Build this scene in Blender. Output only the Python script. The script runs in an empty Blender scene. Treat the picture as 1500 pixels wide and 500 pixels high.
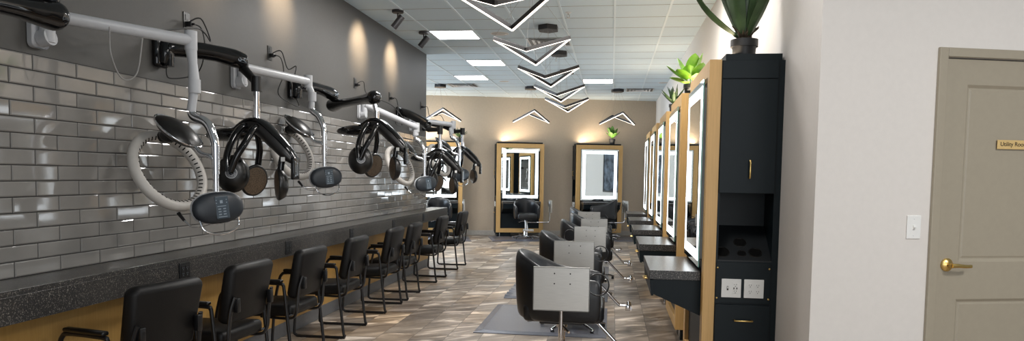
import bpy, bmesh, math, random
from mathutils import Vector, Matrix, noise
random.seed(7)
scene = bpy.context.scene
COL = scene.collection
PI = math.pi

# ------------------------------------------------------------------ materials
def new_mat(name):
    m = bpy.data.materials.new(name); m.use_nodes = True
    nt = m.node_tree
    return m, nt, nt.nodes['Principled BSDF']

def N(nt, kind, **kw):
    n = nt.nodes.new(kind)
    for k, v in kw.items():
        if k in n.inputs.keys(): n.inputs[k].default_value = v
        else: setattr(n, k, v)
    return n

def mat(name, col, rough=0.5, metal=0.0, var=0.08, scale=30.0, bump=0.0, bscale=200.0, spec=0.5, coat=0.0, aniso=None):
    m, nt, b = new_mat(name)
    b.inputs['Roughness'].default_value = rough
    b.inputs['Metallic'].default_value = metal
    b.inputs['Specular IOR Level'].default_value = spec
    b.inputs['Coat Weight'].default_value = coat
    b.inputs['Coat Roughness'].default_value = 0.05
    tc = N(nt, 'ShaderNodeTexCoord')
    nz = N(nt, 'ShaderNodeTexNoise', Scale=scale, Detail=3.0)
    if aniso:
        mp = N(nt, 'ShaderNodeMapping'); mp.inputs['Scale'].default_value = aniso
        nt.links.new(tc.outputs['Object'], mp.inputs['Vector']); nt.links.new(mp.outputs[0], nz.inputs['Vector'])
    else:
        nt.links.new(tc.outputs['Object'], nz.inputs['Vector'])
    r = N(nt, 'ShaderNodeValToRGB')
    c = Vector(col)
    r.color_ramp.elements[0].position = 0.3; r.color_ramp.elements[1].position = 0.7
    r.color_ramp.elements[0].color = (*(c*(1-var)), 1); r.color_ramp.elements[1].color = (*(c*(1+var)), 1)
    nt.links.new(nz.outputs['Fac'], r.inputs['Fac'])
    nt.links.new(r.outputs['Color'], b.inputs['Base Color'])
    if bump:
        n2 = N(nt, 'ShaderNodeTexNoise', Scale=bscale, Detail=2.0)
        nt.links.new(tc.outputs['Object'], n2.inputs['Vector'])
        bp = N(nt, 'ShaderNodeBump', Strength=bump, Distance=0.002)
        nt.links.new(n2.outputs['Fac'], bp.inputs['Height']); nt.links.new(bp.outputs[0], b.inputs['Normal'])
    return m

def emit(name, col, s):
    m, nt, b = new_mat(name)
    b.inputs['Base Color'].default_value = (0.8, 0.8, 0.8, 1)
    b.inputs['Emission Color'].default_value = (*col, 1)
    b.inputs['Emission Strength'].default_value = s
    return m

def granite(name):
    m, nt, b = new_mat(name)
    b.inputs['Roughness'].default_value = 0.28
    tc = N(nt, 'ShaderNodeTexCoord')
    v = N(nt, 'ShaderNodeTexNoise', Scale=150.0, Detail=2.0)
    v2 = N(nt, 'ShaderNodeTexVoronoi', Scale=110.0)
    nt.links.new(tc.outputs['Object'], v.inputs['Vector']); nt.links.new(tc.outputs['Object'], v2.inputs['Vector'])
    r = N(nt, 'ShaderNodeValToRGB')
    r.color_ramp.elements[0].position = 0.55; r.color_ramp.elements[0].color = (0.026, 0.025, 0.025, 1)
    r.color_ramp.elements[1].position = 0.72; r.color_ramp.elements[1].color = (0.26, 0.24, 0.21, 1)
    nt.links.new(v.outputs['Fac'], r.inputs['Fac'])
    r2 = N(nt, 'ShaderNodeValToRGB')
    r2.color_ramp.elements[0].position = 0.0; r2.color_ramp.elements[0].color = (0.10, 0.085, 0.07, 1)
    r2.color_ramp.elements[1].position = 0.25; r2.color_ramp.elements[1].color = (0, 0, 0, 1)
    nt.links.new(v2.outputs['Distance'], r2.inputs['Fac'])
    mx = N(nt, 'ShaderNodeMix', data_type='RGBA', blend_type='ADD'); mx.inputs[0].default_value = 0.6
    nt.links.new(r.outputs[0], mx.inputs[6]); nt.links.new(r2.outputs[0], mx.inputs[7])
    nt.links.new(mx.outputs[2], b.inputs['Base Color'])
    return m

def woodmat(name, c1, c2):
    m, nt, b = new_mat(name)
    b.inputs['Roughness'].default_value = 0.42
    tc = N(nt, 'ShaderNodeTexCoord'); mp = N(nt, 'ShaderNodeMapping'); mp.inputs['Scale'].default_value = (30, 30, 1.6)
    nz = N(nt, 'ShaderNodeTexNoise', Scale=3.0, Detail=6.0, Roughness=0.6)
    nt.links.new(tc.outputs['Object'], mp.inputs[0]); nt.links.new(mp.outputs[0], nz.inputs['Vector'])
    r = N(nt, 'ShaderNodeValToRGB')
    r.color_ramp.elements[0].position = 0.3; r.color_ramp.elements[1].position = 0.72
    r.color_ramp.elements[0].color = (*c1, 1); r.color_ramp.elements[1].color = (*c2, 1)
    nt.links.new(nz.outputs['Fac'], r.inputs['Fac']); nt.links.new(r.outputs[0], b.inputs['Base Color'])
    return m

def floormat():
    m, nt, b = new_mat('stone_plank_tile')
    L = nt.links.new
    tc = N(nt, 'ShaderNodeTexCoord')
    mp = N(nt, 'ShaderNodeMapping'); mp.inputs['Rotation'].default_value = (0, 0, PI/2); mp.inputs['Location'].default_value = (0.12, 0.24, 0)
    L(tc.outputs['Object'], mp.inputs[0])
    br = N(nt, 'ShaderNodeTexBrick', offset=0.34, offset_frequency=2, squash=1.0)
    br.inputs['Scale'].default_value = 1.0; br.inputs['Brick Width'].default_value = 0.61; br.inputs['Row Height'].default_value = 0.305
    br.inputs['Mortar Size'].default_value = 0.0022; br.inputs['Mortar Smooth'].default_value = 0.1
    br.inputs['Color1'].default_value = (0, 0, 0, 1); br.inputs['Color2'].default_value = (1, 1, 1, 1); br.inputs['Mortar'].default_value = (0.5, 0.5, 0.5, 1)
    L(mp.outputs[0], br.inputs['Vector'])
    sc = N(nt, 'ShaderNodeVectorMath', operation='SCALE'); sc.inputs['Scale'].default_value = 17.0
    L(br.outputs['Color'], sc.inputs[0])
    ad = N(nt, 'ShaderNodeVectorMath', operation='ADD'); L(tc.outputs['Object'], ad.inputs[0]); L(sc.outputs[0], ad.inputs[1])
    m1 = N(nt, 'ShaderNodeMapping'); m1.inputs['Rotation'].default_value = (0, 0, -0.62); L(ad.outputs[0], m1.inputs[0])
    m2 = N(nt, 'ShaderNodeMapping'); m2.inputs['Scale'].default_value = (1.1, 4.6, 1)
    L(m1.outputs[0], m2.inputs[0])
    nz = N(nt, 'ShaderNodeTexNoise', Scale=1.0, Detail=7.0, Roughness=0.58, Distortion=0.8); L(m2.outputs[0], nz.inputs['Vector'])
    r = N(nt, 'ShaderNodeValToRGB')
    e = r.color_ramp.elements
    e[0].position = 0.28; e[0].color = (0.070, 0.054, 0.043, 1)
    e[1].position = 0.72; e[1].color = (0.68, 0.61, 0.53, 1)
    for p, c in ((0.42, (0.150, 0.123, 0.098, 1)), (0.52, (0.23, 0.195, 0.16, 1)), (0.57, (0.30, 0.255, 0.21, 1)), (0.61, (0.52, 0.455, 0.39, 1))):
        k = e.new(p); k.color = c
    L(nz.outputs['Fac'], r.inputs['Fac'])
    # tone of each tile
    r3 = N(nt, 'ShaderNodeValToRGB'); e3 = r3.color_ramp.elements
    e3[0].color = (0.85, 0.82, 0.82, 1); e3[1].color = (1.6, 1.5, 1.38, 1)
    for p, c in ((0.35, (1.25, 1.2, 1.13, 1)), (0.6, (1.08, 1.09, 1.12, 1)), (0.8, (1.4, 1.22, 1.0, 1))):
        k = e3.new(p); k.color = c
    wn = N(nt, 'ShaderNodeTexWhiteNoise', noise_dimensions='3D'); L(br.outputs['Color'], wn.inputs['Vector']); L(br.outputs['Color'], r3.inputs['Fac'])
    mu = N(nt, 'ShaderNodeMix', data_type='RGBA', blend_type='MULTIPLY'); mu.inputs[0].default_value = 1.0
    L(r.outputs[0], mu.inputs[6]); L(r3.outputs[0], mu.inputs[7])
    mm = N(nt, 'ShaderNodeMix', data_type='RGBA'); L(br.outputs['Fac'], mm.inputs[0]); L(mu.outputs[2], mm.inputs[6]); mm.inputs[7].default_value = (0.045, 0.038, 0.033, 1)
    L(mm.outputs[2], b.inputs['Base Color'])
    b.inputs['Roughness'].default_value = 0.3
    n3 = N(nt, 'ShaderNodeTexNoise', Scale=9.0, Detail=4.0); L(tc.outputs['Object'], n3.inputs['Vector'])
    mr = N(nt, 'ShaderNodeMapRange'); mr.inputs['To Min'].default_value = 0.24; mr.inputs['To Max'].default_value = 0.46
    L(n3.outputs['Fac'], mr.inputs[0]); L(mr.outputs[0], b.inputs['Roughness'])
    bp = N(nt, 'ShaderNodeBump', Strength=0.25, Distance=0.003)
    L(nz.outputs['Fac'], bp.inputs['Height']); L(bp.outputs[0], b.inputs['Normal'])
    return m

M = {}
M['wall_dark'] = mat('taupe_wall_paint', (0.072, 0.069, 0.064), 0.55, bump=0.25, bscale=350, var=0.03)
M['wall_tan'] = mat('tan_wall_paint', (0.50, 0.415, 0.32), 0.6, bump=0.25, bscale=350, var=0.03)
M['wall_light'] = mat('pale_wall_paint', (0.70, 0.665, 0.63), 0.6, bump=0.2, bscale=350, var=0.015)
M['tile'] = mat('glazed_taupe_tile', (0.235, 0.225, 0.21), 0.06, var=0.06, scale=6, bump=0.10, bscale=9, coat=0.3)
M['grout'] = mat('dark_grout', (0.022, 0.021, 0.020), 0.9)
M['floor'] = floormat()
M['ceil'] = mat('daylight_tinted_ceiling_tile', (0.62, 0.73, 0.80), 0.9, var=0.05, scale=140)  # white tile; cool daylight cast tinted into its colour
M['tbar'] = mat('daylight_tinted_ceiling_grid', (0.70, 0.80, 0.86), 0.5, var=0.01)  # white bars given the same bluish daylight tint
M['joint'] = mat('ceiling_tile_joint', (0.34, 0.34, 0.34), 0.9)
M['base_far'] = mat('baseboard_grey_tile', (0.44, 0.42, 0.39), 0.4)
M['base_dark'] = mat('cove_base_grey', (0.125, 0.128, 0.135), 0.4)
M['granite'] = granite('black_speckled_granite')
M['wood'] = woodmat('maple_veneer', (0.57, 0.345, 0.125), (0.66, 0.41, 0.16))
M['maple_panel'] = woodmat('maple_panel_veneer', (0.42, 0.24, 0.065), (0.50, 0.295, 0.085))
M['black_lam'] = mat('black_blue_laminate', (0.0045, 0.0095, 0.0125), 0.42, var=0.05, spec=0.22)
M['black_gap'] = mat('black_recess', (0.006, 0.008, 0.010), 0.5)
M['leather'] = mat('black_vinyl', (0.0055, 0.005, 0.005), 0.47, spec=0.3, bump=0.25, bscale=260, var=0.1)
M['leather_sheen'] = mat('black_salon_vinyl', (0.010, 0.011, 0.013), 0.33, bump=0.2, bscale=260, var=0.1)
M['tube'] = mat('black_tube_metal', (0.008, 0.008, 0.009), 0.35, var=0.05)
M['gloss'] = mat('glossy_black_plastic', (0.004, 0.004, 0.0045), 0.09, coat=0.15, var=0.05)
M['satin'] = mat('satin_black_plastic', (0.007, 0.0065, 0.006), 0.33, var=0.08)
M['matte_panel'] = mat('dark_grey_plastic', (0.016, 0.015, 0.0145), 0.33, var=0.05)
M['pod'] = mat('dark_blue_grey_plastic', (0.018, 0.023, 0.030), 0.4, var=0.05)
M['panel_blue'] = mat('blue_grey_keypad', (0.045, 0.065, 0.085), 0.35, var=0.05)
M['print'] = mat('pale_print', (0.26, 0.31, 0.36), 0.5, var=0.02)
M['chrome'] = mat('chrome', (0.75, 0.75, 0.77), 0.07, metal=1.0, var=0.02)
M['steel'] = mat('brushed_steel', (0.62, 0.605, 0.57), 0.40, metal=1.0, var=0.12, scale=6, aniso=(2, 2, 160))
M['greyplast'] = mat('light_grey_enamel', (0.50, 0.51, 0.53), 0.36, var=0.02)
M['ringplast'] = mat('warm_grey_plastic', (0.50, 0.475, 0.44), 0.4, var=0.03)
M['slot'] = mat('slot_black', (0.003, 0.003, 0.003), 0.8, spec=0.1)
M['grille'] = mat('bronze_mesh', (0.16, 0.12, 0.085), 0.45, metal=0.6, var=0.7, scale=220)
M['gold'] = mat('brushed_gold', (0.72, 0.50, 0.18), 0.28, metal=1.0, var=0.05)
M['door'] = mat('taupe_door_paint', (0.345, 0.305, 0.235), 0.42, var=0.02, bump=0.08, bscale=300)
M['white'] = mat('white_plastic', (0.80, 0.80, 0.78), 0.4, var=0.01)
M['offwhite'] = mat('offwhite_metal', (0.72, 0.73, 0.74), 0.5, var=0.02)
M['cord_grey'] = mat('grey_cord', (0.28, 0.27, 0.26), 0.5)
M['cord_black'] = mat('black_cord', (0.015, 0.015, 0.015), 0.5)
M['rubber'] = mat('sheen_tinted_rubber_mat', (0.090, 0.096, 0.122), 0.28, bump=0.3, bscale=230, var=0.25, scale=240)  # black rubber; bluish grazing sheen lifted into the base colour
M['pot'] = mat('black_pot', (0.014, 0.015, 0.017), 0.45)
M['agave'] = mat('dark_agave_leaf', (0.045, 0.085, 0.035), 0.4, var=0.4, scale=9)
M['pothos'] = mat('bright_green_leaf', (0.15, 0.33, 0.022), 0.4, var=0.35, scale=14)
M['leaf'] = mat('mid_green_leaf', (0.12, 0.27, 0.05), 0.45, var=0.4, scale=16)
M['husk'] = mat('dry_leaf_stub', (0.05, 0.035, 0.02), 0.8)
M['soil'] = mat('dark_soil', (0.03, 0.022, 0.016), 0.95)
M['green_glass'] = mat('green_glass_edge', (0.16, 0.42, 0.38), 0.12, var=0.05)
M['mirror'] = mat('silvered_mirror', (0.86, 0.90, 0.89), 0.015, metal=1.0, var=0.0)
M['led_cool'] = emit('cool_white_led', (0.86, 0.94, 1.0), 3.6)
M['led_bar'] = emit('warm_white_led', (1.0, 0.87, 0.74), 3.2)
M['troffer'] = emit('panel_light', (0.93, 0.96, 1.0), 10.0)
M['led_lens'] = emit('spot_lens', (1.0, 0.85, 0.62), 3.0)
M['bar_black'] = mat('black_extrusion', (0.018, 0.016, 0.017), 0.45)
M['sign_gold'] = mat('gold_sign_plate', (0.78, 0.55, 0.24), 0.25, metal=0.25, var=0.02)
M['ink'] = mat('black_ink', (0.012, 0.01, 0.008), 0.6)
M['canvas'] = mat('abstract_blue_grey_canvas', (0.10, 0.12, 0.15), 0.8, var=0.9, scale=5)
M['frame_grey'] = mat('dark_grey_frame', (0.07, 0.07, 0.07), 0.4)
M['glassdark'] = mat('dark_lens', (0.02, 0.02, 0.02), 0.1)

# ------------------------------------------------------------------ mesh building
class MB:
    def __init__(s): s.bm = bmesh.new()
    def _merge(s, other, mi):
        for f in other.faces: f.material_index = mi
        me = bpy.data.meshes.new('tmp'); other.to_mesh(me); other.free()
        s.bm.from_mesh(me); bpy.data.meshes.remove(me)
        return s
    def box(s, x0, x1, y0, y1, z0, z1, bev=0.0, mi=0, seg=2, mat=None):
        b = bmesh.new()
        bmesh.ops.create_cube(b, size=1.0)
        for v in b.verts:
            v.co = Vector(((x0+x1)/2+v.co.x*(x1-x0), (y0+y1)/2+v.co.y*(y1-y0), (z0+z1)/2+v.co.z*(z1-z0)))
        if bev: bmesh.ops.bevel(b, geom=list(b.edges), offset=bev, segments=seg, affect='EDGES', profile=0.5)
        if mat is not None: bmesh.ops.transform(b, matrix=mat, verts=b.verts)
        return s._merge(b, mi)
    def prism(s, poly, axis, a0, a1, bev=0.0, mi=0, mat=None):
        """extrude a polygon (two other axes in order) along axis"""
        b = bmesh.new()
        def P(p, a):
            return {0: Vector((a, p[0], p[1])), 1: Vector((p[0], a, p[1])), 2: Vector((p[0], p[1], a))}[axis]
        v0 = [b.verts.new(P(p, a0)) for p in poly]; v1 = [b.verts.new(P(p, a1)) for p in poly]
        b.faces.new(v0); b.faces.new(v1[::-1])
        n = len(poly)
        for i in range(n): b.faces.new((v0[i], v1[i], v1[(i+1) % n], v0[(i+1) % n]))
        bmesh.ops.recalc_face_normals(b, faces=b.faces)
        if bev: bmesh.ops.bevel(b, geom=list(b.edges), offset=bev, segments=2, affect='EDGES', profile=0.5)
        if mat is not None: bmesh.ops.transform(b, matrix=mat, verts=b.verts)
        return s._merge(b, mi)
    def lathe(s, prof, seg=24, mi=0, mat=None, sx=1.0, sy=1.0):
        """profile of (r,z) turned about z"""
        b = bmesh.new(); rings = []
        for r, z in prof:
            if r < 1e-5: rings.append([b.verts.new((0, 0, z))])
            else: rings.append([b.verts.new((sx*r*math.cos(2*PI*i/seg), sy*r*math.sin(2*PI*i/seg), z)) for i in range(seg)])
        for a, c in zip(rings, rings[1:]):
            for i in range(seg):
                j = (i+1) % seg
                if len(a) == 1 and len(c) == 1: continue
                if len(a) == 1: b.faces.new((a[0], c[j], c[i]))
                elif len(c) == 1: b.faces.new((a[i], a[j], c[0]))
                else: b.faces.new((a[i], a[j], c[j], c[i]))
        if len(rings[0]) > 1: b.faces.new(rings[0][::-1])
        if len(rings[-1]) > 1: b.faces.new(rings[-1])
        bmesh.ops.recalc_face_normals(b, faces=b.faces)
        if mat is not None: bmesh.ops.transform(b, matrix=mat, verts=b.verts)
        return s._merge(b, mi)
    def cyl(s, p0, p1, r0, r1=None, seg=16, mi=0):
        return s.tube([p0, p1], [r0, r1 if r1 is not None else r0], seg=seg, mi=mi, smooth=0)
    def tube(s, pts, r, seg=10, closed=False, mi=0, smooth=6, flat=1.0, flat_axis=None):
        """swept tube; smooth = subdivisions per span by Catmull-Rom; flat squashes the section along flat_axis"""
        pts = [Vector(p) for p in pts]; n = len(pts)
        rs = list(r) if hasattr(r, '__len__') else [r]*n
        if smooth and n > 2:
            P, R = [], []
            spans = n if closed else n-1
            for i in range(spans):
                g = lambda k: pts[k % n] if closed else pts[min(max(k, 0), n-1)]
                gr = lambda k: rs[k % n] if closed else rs[min(max(k, 0), n-1)]
                p0, p1, p2, p3 = g(i-1), g(i), g(i+1), g(i+2)
                for k in range(smooth):
                    t = k/smooth
                    P.append(0.5*((2*p1)+(p2-p0)*t+(2*p0-5*p1+4*p2-p3)*t*t+(3*p1-p0-3*p2+p3)*t**3))
                    R.append(gr(i)*(1-t)+gr(i+1)*t)
            if not closed: P.append(pts[-1]); R.append(rs[-1])
        else: P, R = pts, rs
        m = len(P); b = bmesh.new(); rings = []
        T = []
        for i in range(m):
            a = P[(i-1) % m] if closed or i > 0 else P[i]; c = P[(i+1) % m] if closed or i < m-1 else P[i]
            T.append((c-a).normalized())
        up = Vector((0, 0, 1)) if abs(T[0].z) < 0.9 else Vector((1, 0, 0))
        if flat_axis is not None: up = Vector(flat_axis)
        nrm = (up - T[0]*up.dot(T[0])).normalized()
        for i in range(m):
            if flat_axis is not None: nrm = Vector(flat_axis)
            nrm = (nrm - T[i]*nrm.dot(T[i])).normalized(); bi = T[i].cross(nrm)
            rings.append([b.verts.new(P[i] + (nrm*math.cos(2*PI*k/seg)*flat + bi*math.sin(2*PI*k/seg))*R[i]) for k in range(seg)])
        for i in range(m if closed else m-1):
            a, c = rings[i], rings[(i+1) % m]
            for k in range(seg): b.faces.new((a[k], a[(k+1) % seg], c[(k+1) % seg], c[k]))
        if not closed:
            b.faces.new(rings[0][::-1]); b.faces.new(rings[-1])
        bmesh.ops.recalc_face_normals(b, faces=b.faces)
        return s._merge(b, mi)
    def ell(s, c, rx, ry, rz, mat=None, mi=0, seg=24, rings=14, pw=1.0):
        b = bmesh.new(); bmesh.ops.create_uvsphere(b, u_segments=seg, v_segments=rings, radius=1.0)
        for v in b.verts:
            q = v.co.copy()
            if pw != 1.0: q = Vector([math.copysign(abs(t)**pw, t) for t in q])
            v.co = Vector((q.x*rx, q.y*ry, q.z*rz))
        if mat is not None: bmesh.ops.transform(b, matrix=mat, verts=b.verts)
        bmesh.ops.translate(b, verts=b.verts, vec=Vector(c))
        return s._merge(b, mi)
    def torus(s, R, r, mat=None, seg=48, rs=12, mi=0, ez=1.0):
        b = bmesh.new(); g = []
        for i in range(seg):
            a = 2*PI*i/seg
            g.append([b.verts.new(((R+r*math.cos(2*PI*k/rs))*math.cos(a), (R+r*math.cos(2*PI*k/rs))*math.sin(a), ez*r*math.sin(2*PI*k/rs))) for k in range(rs)])
        for i in range(seg):
            for k in range(rs):
                b.faces.new((g[i][k], g[(i+1) % seg][k], g[(i+1) % seg][(k+1) % rs], g[i][(k+1) % rs]))
        bmesh.ops.recalc_face_normals(b, faces=b.faces)
        if mat is not None: bmesh.ops.transform(b, matrix=mat, verts=b.verts)
        return s._merge(b, mi)
    def leaf(s, base, tip, width, up, sag=0.0, mi=0, fold=0.25, n=8, point=0.9, wide_at=0.45, thick=0.004):
        base, tip, up = Vector(base), Vector(tip), Vector(up).normalized()
        d = tip-base; side = d.cross(up).normalized(); nrm = side.cross(d).normalized()
        b = bmesh.new(); rows = []
        for i in range(n+1):
            t = i/n
            w = width*(math.sin(PI*min(1, (t**(math.log(0.5)/math.log(wide_at)))))**point) if 0 < t < 1 else width*(0.22 if t == 0 else 0.0)
            c = base+d*t+nrm*sag*math.sin(PI*t*0.9)*d.length
            row = []
            for k in (-1, -0.5, 0, 0.5, 1):
                row.append(b.verts.new(c+side*w*0.5*k+nrm*abs(k)*w*fold))
            rows.append(row)
        for i in range(n):
            for k in range(4):
                b.faces.new((rows[i][k], rows[i][k+1], rows[i+1][k+1], rows[i+1][k]))
        bmesh.ops.remove_doubles(b, verts=b.verts, dist=1e-5)
        bmesh.ops.recalc_face_normals(b, faces=b.faces)
        bmesh.ops.solidify(b, geom=list(b.faces), thickness=thick)
        return s._merge(b, mi)
    def quad(s, a, b_, c, d, mi=0):
        f = s.bm.faces.new([s.bm.verts.new(p) for p in (a, b_, c, d)]); f.material_index = mi
        return s

def obj(name, mb, mats, parent=None, smooth=False, flip=False, loc=None, rot=None, sub=0, autos=None):
    me = bpy.data.meshes.new(name)
    if flip:
        for v in mb.bm.verts: v.co.x = -v.co.x
        bmesh.ops.reverse_faces(mb.bm, faces=mb.bm.faces)
    mb.bm.to_mesh(me); mb.bm.free()
    if not isinstance(mats, (list, tuple)): mats = [mats]
    for k in mats: me.materials.append(M[k])
    o = bpy.data.objects.new(name, me); COL.objects.link(o)
    if parent is not None: o.parent = parent
    if loc is not None: o.location = loc
    if rot is not None: o.rotation_euler = rot
    if smooth:
        me.shade_smooth()
        me.set_sharp_from_angle(angle=math.radians(autos if autos else 42))
    if sub:
        md = o.modifiers.new('Subdivision', 'SUBSURF'); md.levels = sub; md.render_levels = sub
    return o

def tag(o, label, cat, group=None, kind=None):
    o['label'] = label; o['category'] = cat
    if group: o['group'] = group
    if kind: o['kind'] = kind
    return o
def thing(name, label, cat, loc=(0, 0, 0), rz=0.0, group=None):
    o = bpy.data.objects.new(name, None); COL.objects.link(o)
    o.empty_display_size = 0.1
    o.location = loc; o.rotation_euler = (0, 0, rz)
    return tag(o, label, cat, group)
def struct(name, mb, mats, label, cat='wall', smooth=False):
    o = obj(name, mb, mats, smooth=smooth); tag(o, label, cat, kind='structure'); return o
def dup(root, label, loc=None, rz=None, group=None):
    r = root.copy(); COL.objects.link(r)
    if loc is not None: r.location = loc
    if rz is not None: r.rotation_euler = (0, 0, rz)
    r['label'] = label
    if group: r['group'] = group
    for ch in list(root.children):
        c = ch.copy(); COL.objects.link(c); c.parent = r
        for g in list(ch.children):
            d = g.copy(); COL.objects.link(d); d.parent = c
    return r

def axis_mat(n, at=(0, 0, 0), xhint=(1, 0, 0)):
    """matrix taking local +z to n"""
    z = Vector(n).normalized(); x = Vector(xhint); x = (x-z*x.dot(z)).normalized(); y = z.cross(x)
    m = Matrix((x, y, z)).transposed().to_4x4(); m.translation = Vector(at)
    return m

# ------------------------------------------------------------------ room constants
CEIL = 3.371; XL = -2.955; XR = 1.06; LEND = 11.31; YC = 3.978
AF = 0.2566; AD = 0.2857
FD = Vector((math.cos(AF), math.sin(AF), 0)); FN = Vector((math.sin(AF), -math.cos(AF), 0)); W0 = Vector((-2.90, 17.49, 0))
DD = Vector((math.cos(AD), math.sin(AD), 0)); DN = Vector((math.sin(AD), -math.cos(AD), 0)); D0 = Vector((XR, YC, 0))
def far(s, off, z=0): return W0+FD*s+FN*off+Vector((0, 0, z))
def dwall(s, off, z=0): return D0+DD*s+DN*off+Vector((0, 0, z))

# ------------------------------------------------------------------ floor, ceiling, walls
b = MB(); b.box(-10, 7, -3.5, 21, -0.12, 0.0)
struct('floor', b, 'floor', 'brown and grey stone-look plank tile floor', 'floor')

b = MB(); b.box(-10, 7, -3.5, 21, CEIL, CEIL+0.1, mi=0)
X0, Y0, TW = -2.447, 8.2008, 0.6096
k = -12
while X0+k*TW < 6.9:
    x = X0+k*TW
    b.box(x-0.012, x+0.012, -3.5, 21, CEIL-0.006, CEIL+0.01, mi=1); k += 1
j = -19
while Y0+j*TW < 20.9:
    y = Y0+j*TW
    b.box(-10, 7, y-0.005, y+0.005, CEIL-0.002, CEIL+0.01, mi=2); j += 1
struct('ceiling', b, ['ceil', 'tbar', 'joint'], 'white suspended tile ceiling with metal grid, tinted bluish for daylight', 'ceiling')

# left wall: paint above glazed running-bond tile
TZ0, TZ1, ROWS = 0.935, 2.065, 14
b = MB(); b.box(XL-0.16, XL, -3.5, LEND, 0.0, CEIL, mi=0)
b.box(XL, XL+0.004, -3.5, LEND, TZ0, TZ1+0.002, mi=1)
pit = (TZ1-TZ0)/ROWS
rnd = random.Random(3)
for r in range(ROWS):
    z1 = TZ1-r*pit-0.0025; z0 = z1-pit+0.0050
    off = 3.369 + (0.1525 if r % 2 else 0.0)
    y = off-0.305*24
    while y < LEND:
        a0, a1 = max(y+0.0025, -3.5), min(y+0.305-0.0025, LEND)
        if a1-a0 > 0.02:
            ty = rnd.uniform(-1, 1)*0.0006; tz = rnd.uniform(-1, 1)*0.0005; q = rnd.uniform(0, 0.0006)
            bx = XL+0.004; fx = XL+0.0095+q; e = 0.006
            outer = [(bx, a0, z0), (bx, a1, z0), (bx, a1, z1), (bx, a0, z1)]
            mid = [(fx-0.003, a0, z0), (fx-0.003, a1, z0), (fx-0.003, a1, z1), (fx-0.003, a0, z1)]
            inn = [(fx-ty-tz, a0+e, z0+e), (fx+ty-tz, a1-e, z0+e), (fx+ty+tz, a1-e, z1-e), (fx-ty+tz, a0+e, z1-e)]
            vs = [[b.bm.verts.new(p) for p in ring] for ring in (outer, mid, inn)]
            for A, B in ((0, 1), (1, 2)):
                for i in range(4):
                    f = b.bm.faces.new((vs[A][i], vs[A][(i+1) % 4], vs[B][(i+1) % 4], vs[B][i])); f.material_index = 2
            f = b.bm.faces.new(vs[2]); f.material_index = 2
        y += 0.305
struct('wall_left', b, ['wall_dark', 'grout', 'tile'], 'dark taupe wall with a band of glossy grey subway tile')

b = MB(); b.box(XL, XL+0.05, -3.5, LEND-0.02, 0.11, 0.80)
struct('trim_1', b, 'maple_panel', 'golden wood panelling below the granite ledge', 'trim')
b = MB(); b.box(XL, XL+0.055, -3.5, LEND-0.01, 0.0, 0.125, bev=0.004)
struct('baseboard_left', b, 'base_dark', 'grey cove base under the wood panelling', 'baseboard')

b = MB(); b.prism([(XR, YC), (XR+0.14, YC+0.16*math.tan(AD)+0.02), (XR+0.14, 19.2), (XR, 19.2)], 2, 0, CEIL)
struct('wall_right', b, 'wall_light', 'pale wall behind the row of mirror stations')
MF = Matrix((( FD.x, -FN.x, 0, W0.x), (FD.y, -FN.y, 0, W0.y), (0, 0, 1, 0), (0, 0, 0, 1)))
b = MB(); b.box(-8.5, 4.6, 0, 0.14, 0, CEIL, mat=MF)
struct('wall_far', b, 'wall_tan', 'tan end wall behind the far stations')
b = MB(); b.box(-8.5, 4.05, -0.014, 0, 0, 0.115, bev=0.003, mat=MF)
struct('baseboard_far', b, 'base_far', 'grey tile baseboard along the tan end wall', 'baseboard')
MD = Matrix(((DD.x, -DN.x, 0, D0.x), (DD.y, -DN.y, 0, D0.y), (0, 0, 1, 0), (0, 0, 0, 1)))
DS0, DS1, DTOP = 0.728, 1.645, 2.139      # door leaf
b = MB()
b.prism([(0, 0), (DS0-0.005, 0), (DS0-0.005, 0.14), (0.06, 0.14)], 2, 0, CEIL, mat=MD); b.box(DS1+0.005, 5.5, 0, 0.14, 0, CEIL, mat=MD); b.box(DS0-0.005, DS1+0.005, 0, 0.14, DTOP+0.006, CEIL, mat=MD)
struct('wall_near', b, 'wall_light', 'pale wall holding the utility room door')
b = MB(); b.box(-10, -9.9, -3.5, 21, 0, CEIL)
struct('wall_alcove', b, 'wall_tan', 'tan wall at the far side of the alcove')

# door casing + door
b = MB()
cw = 0.055
b.box(DS0-cw, DS0-0.005, -0.018, 0.10, 0, DTOP+cw, bev=0.003, mat=MD); b.box(DS1+0.005, DS1+cw, -0.018, 0.10, 0, DTOP+cw, bev=0.003, mat=MD)
b.box(DS0-0.005, DS1+0.005, -0.018, 0.10, DTOP+0.007, DTOP+cw, bev=0.003, mat=MD)
b.box(DS0-0.012, DS0-0.005, 0.02, 0.06, 0, DTOP+0.007, mat=MD)
struct('trim_2', b, 'door', 'taupe metal casing around the utility door', 'trim')

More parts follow.
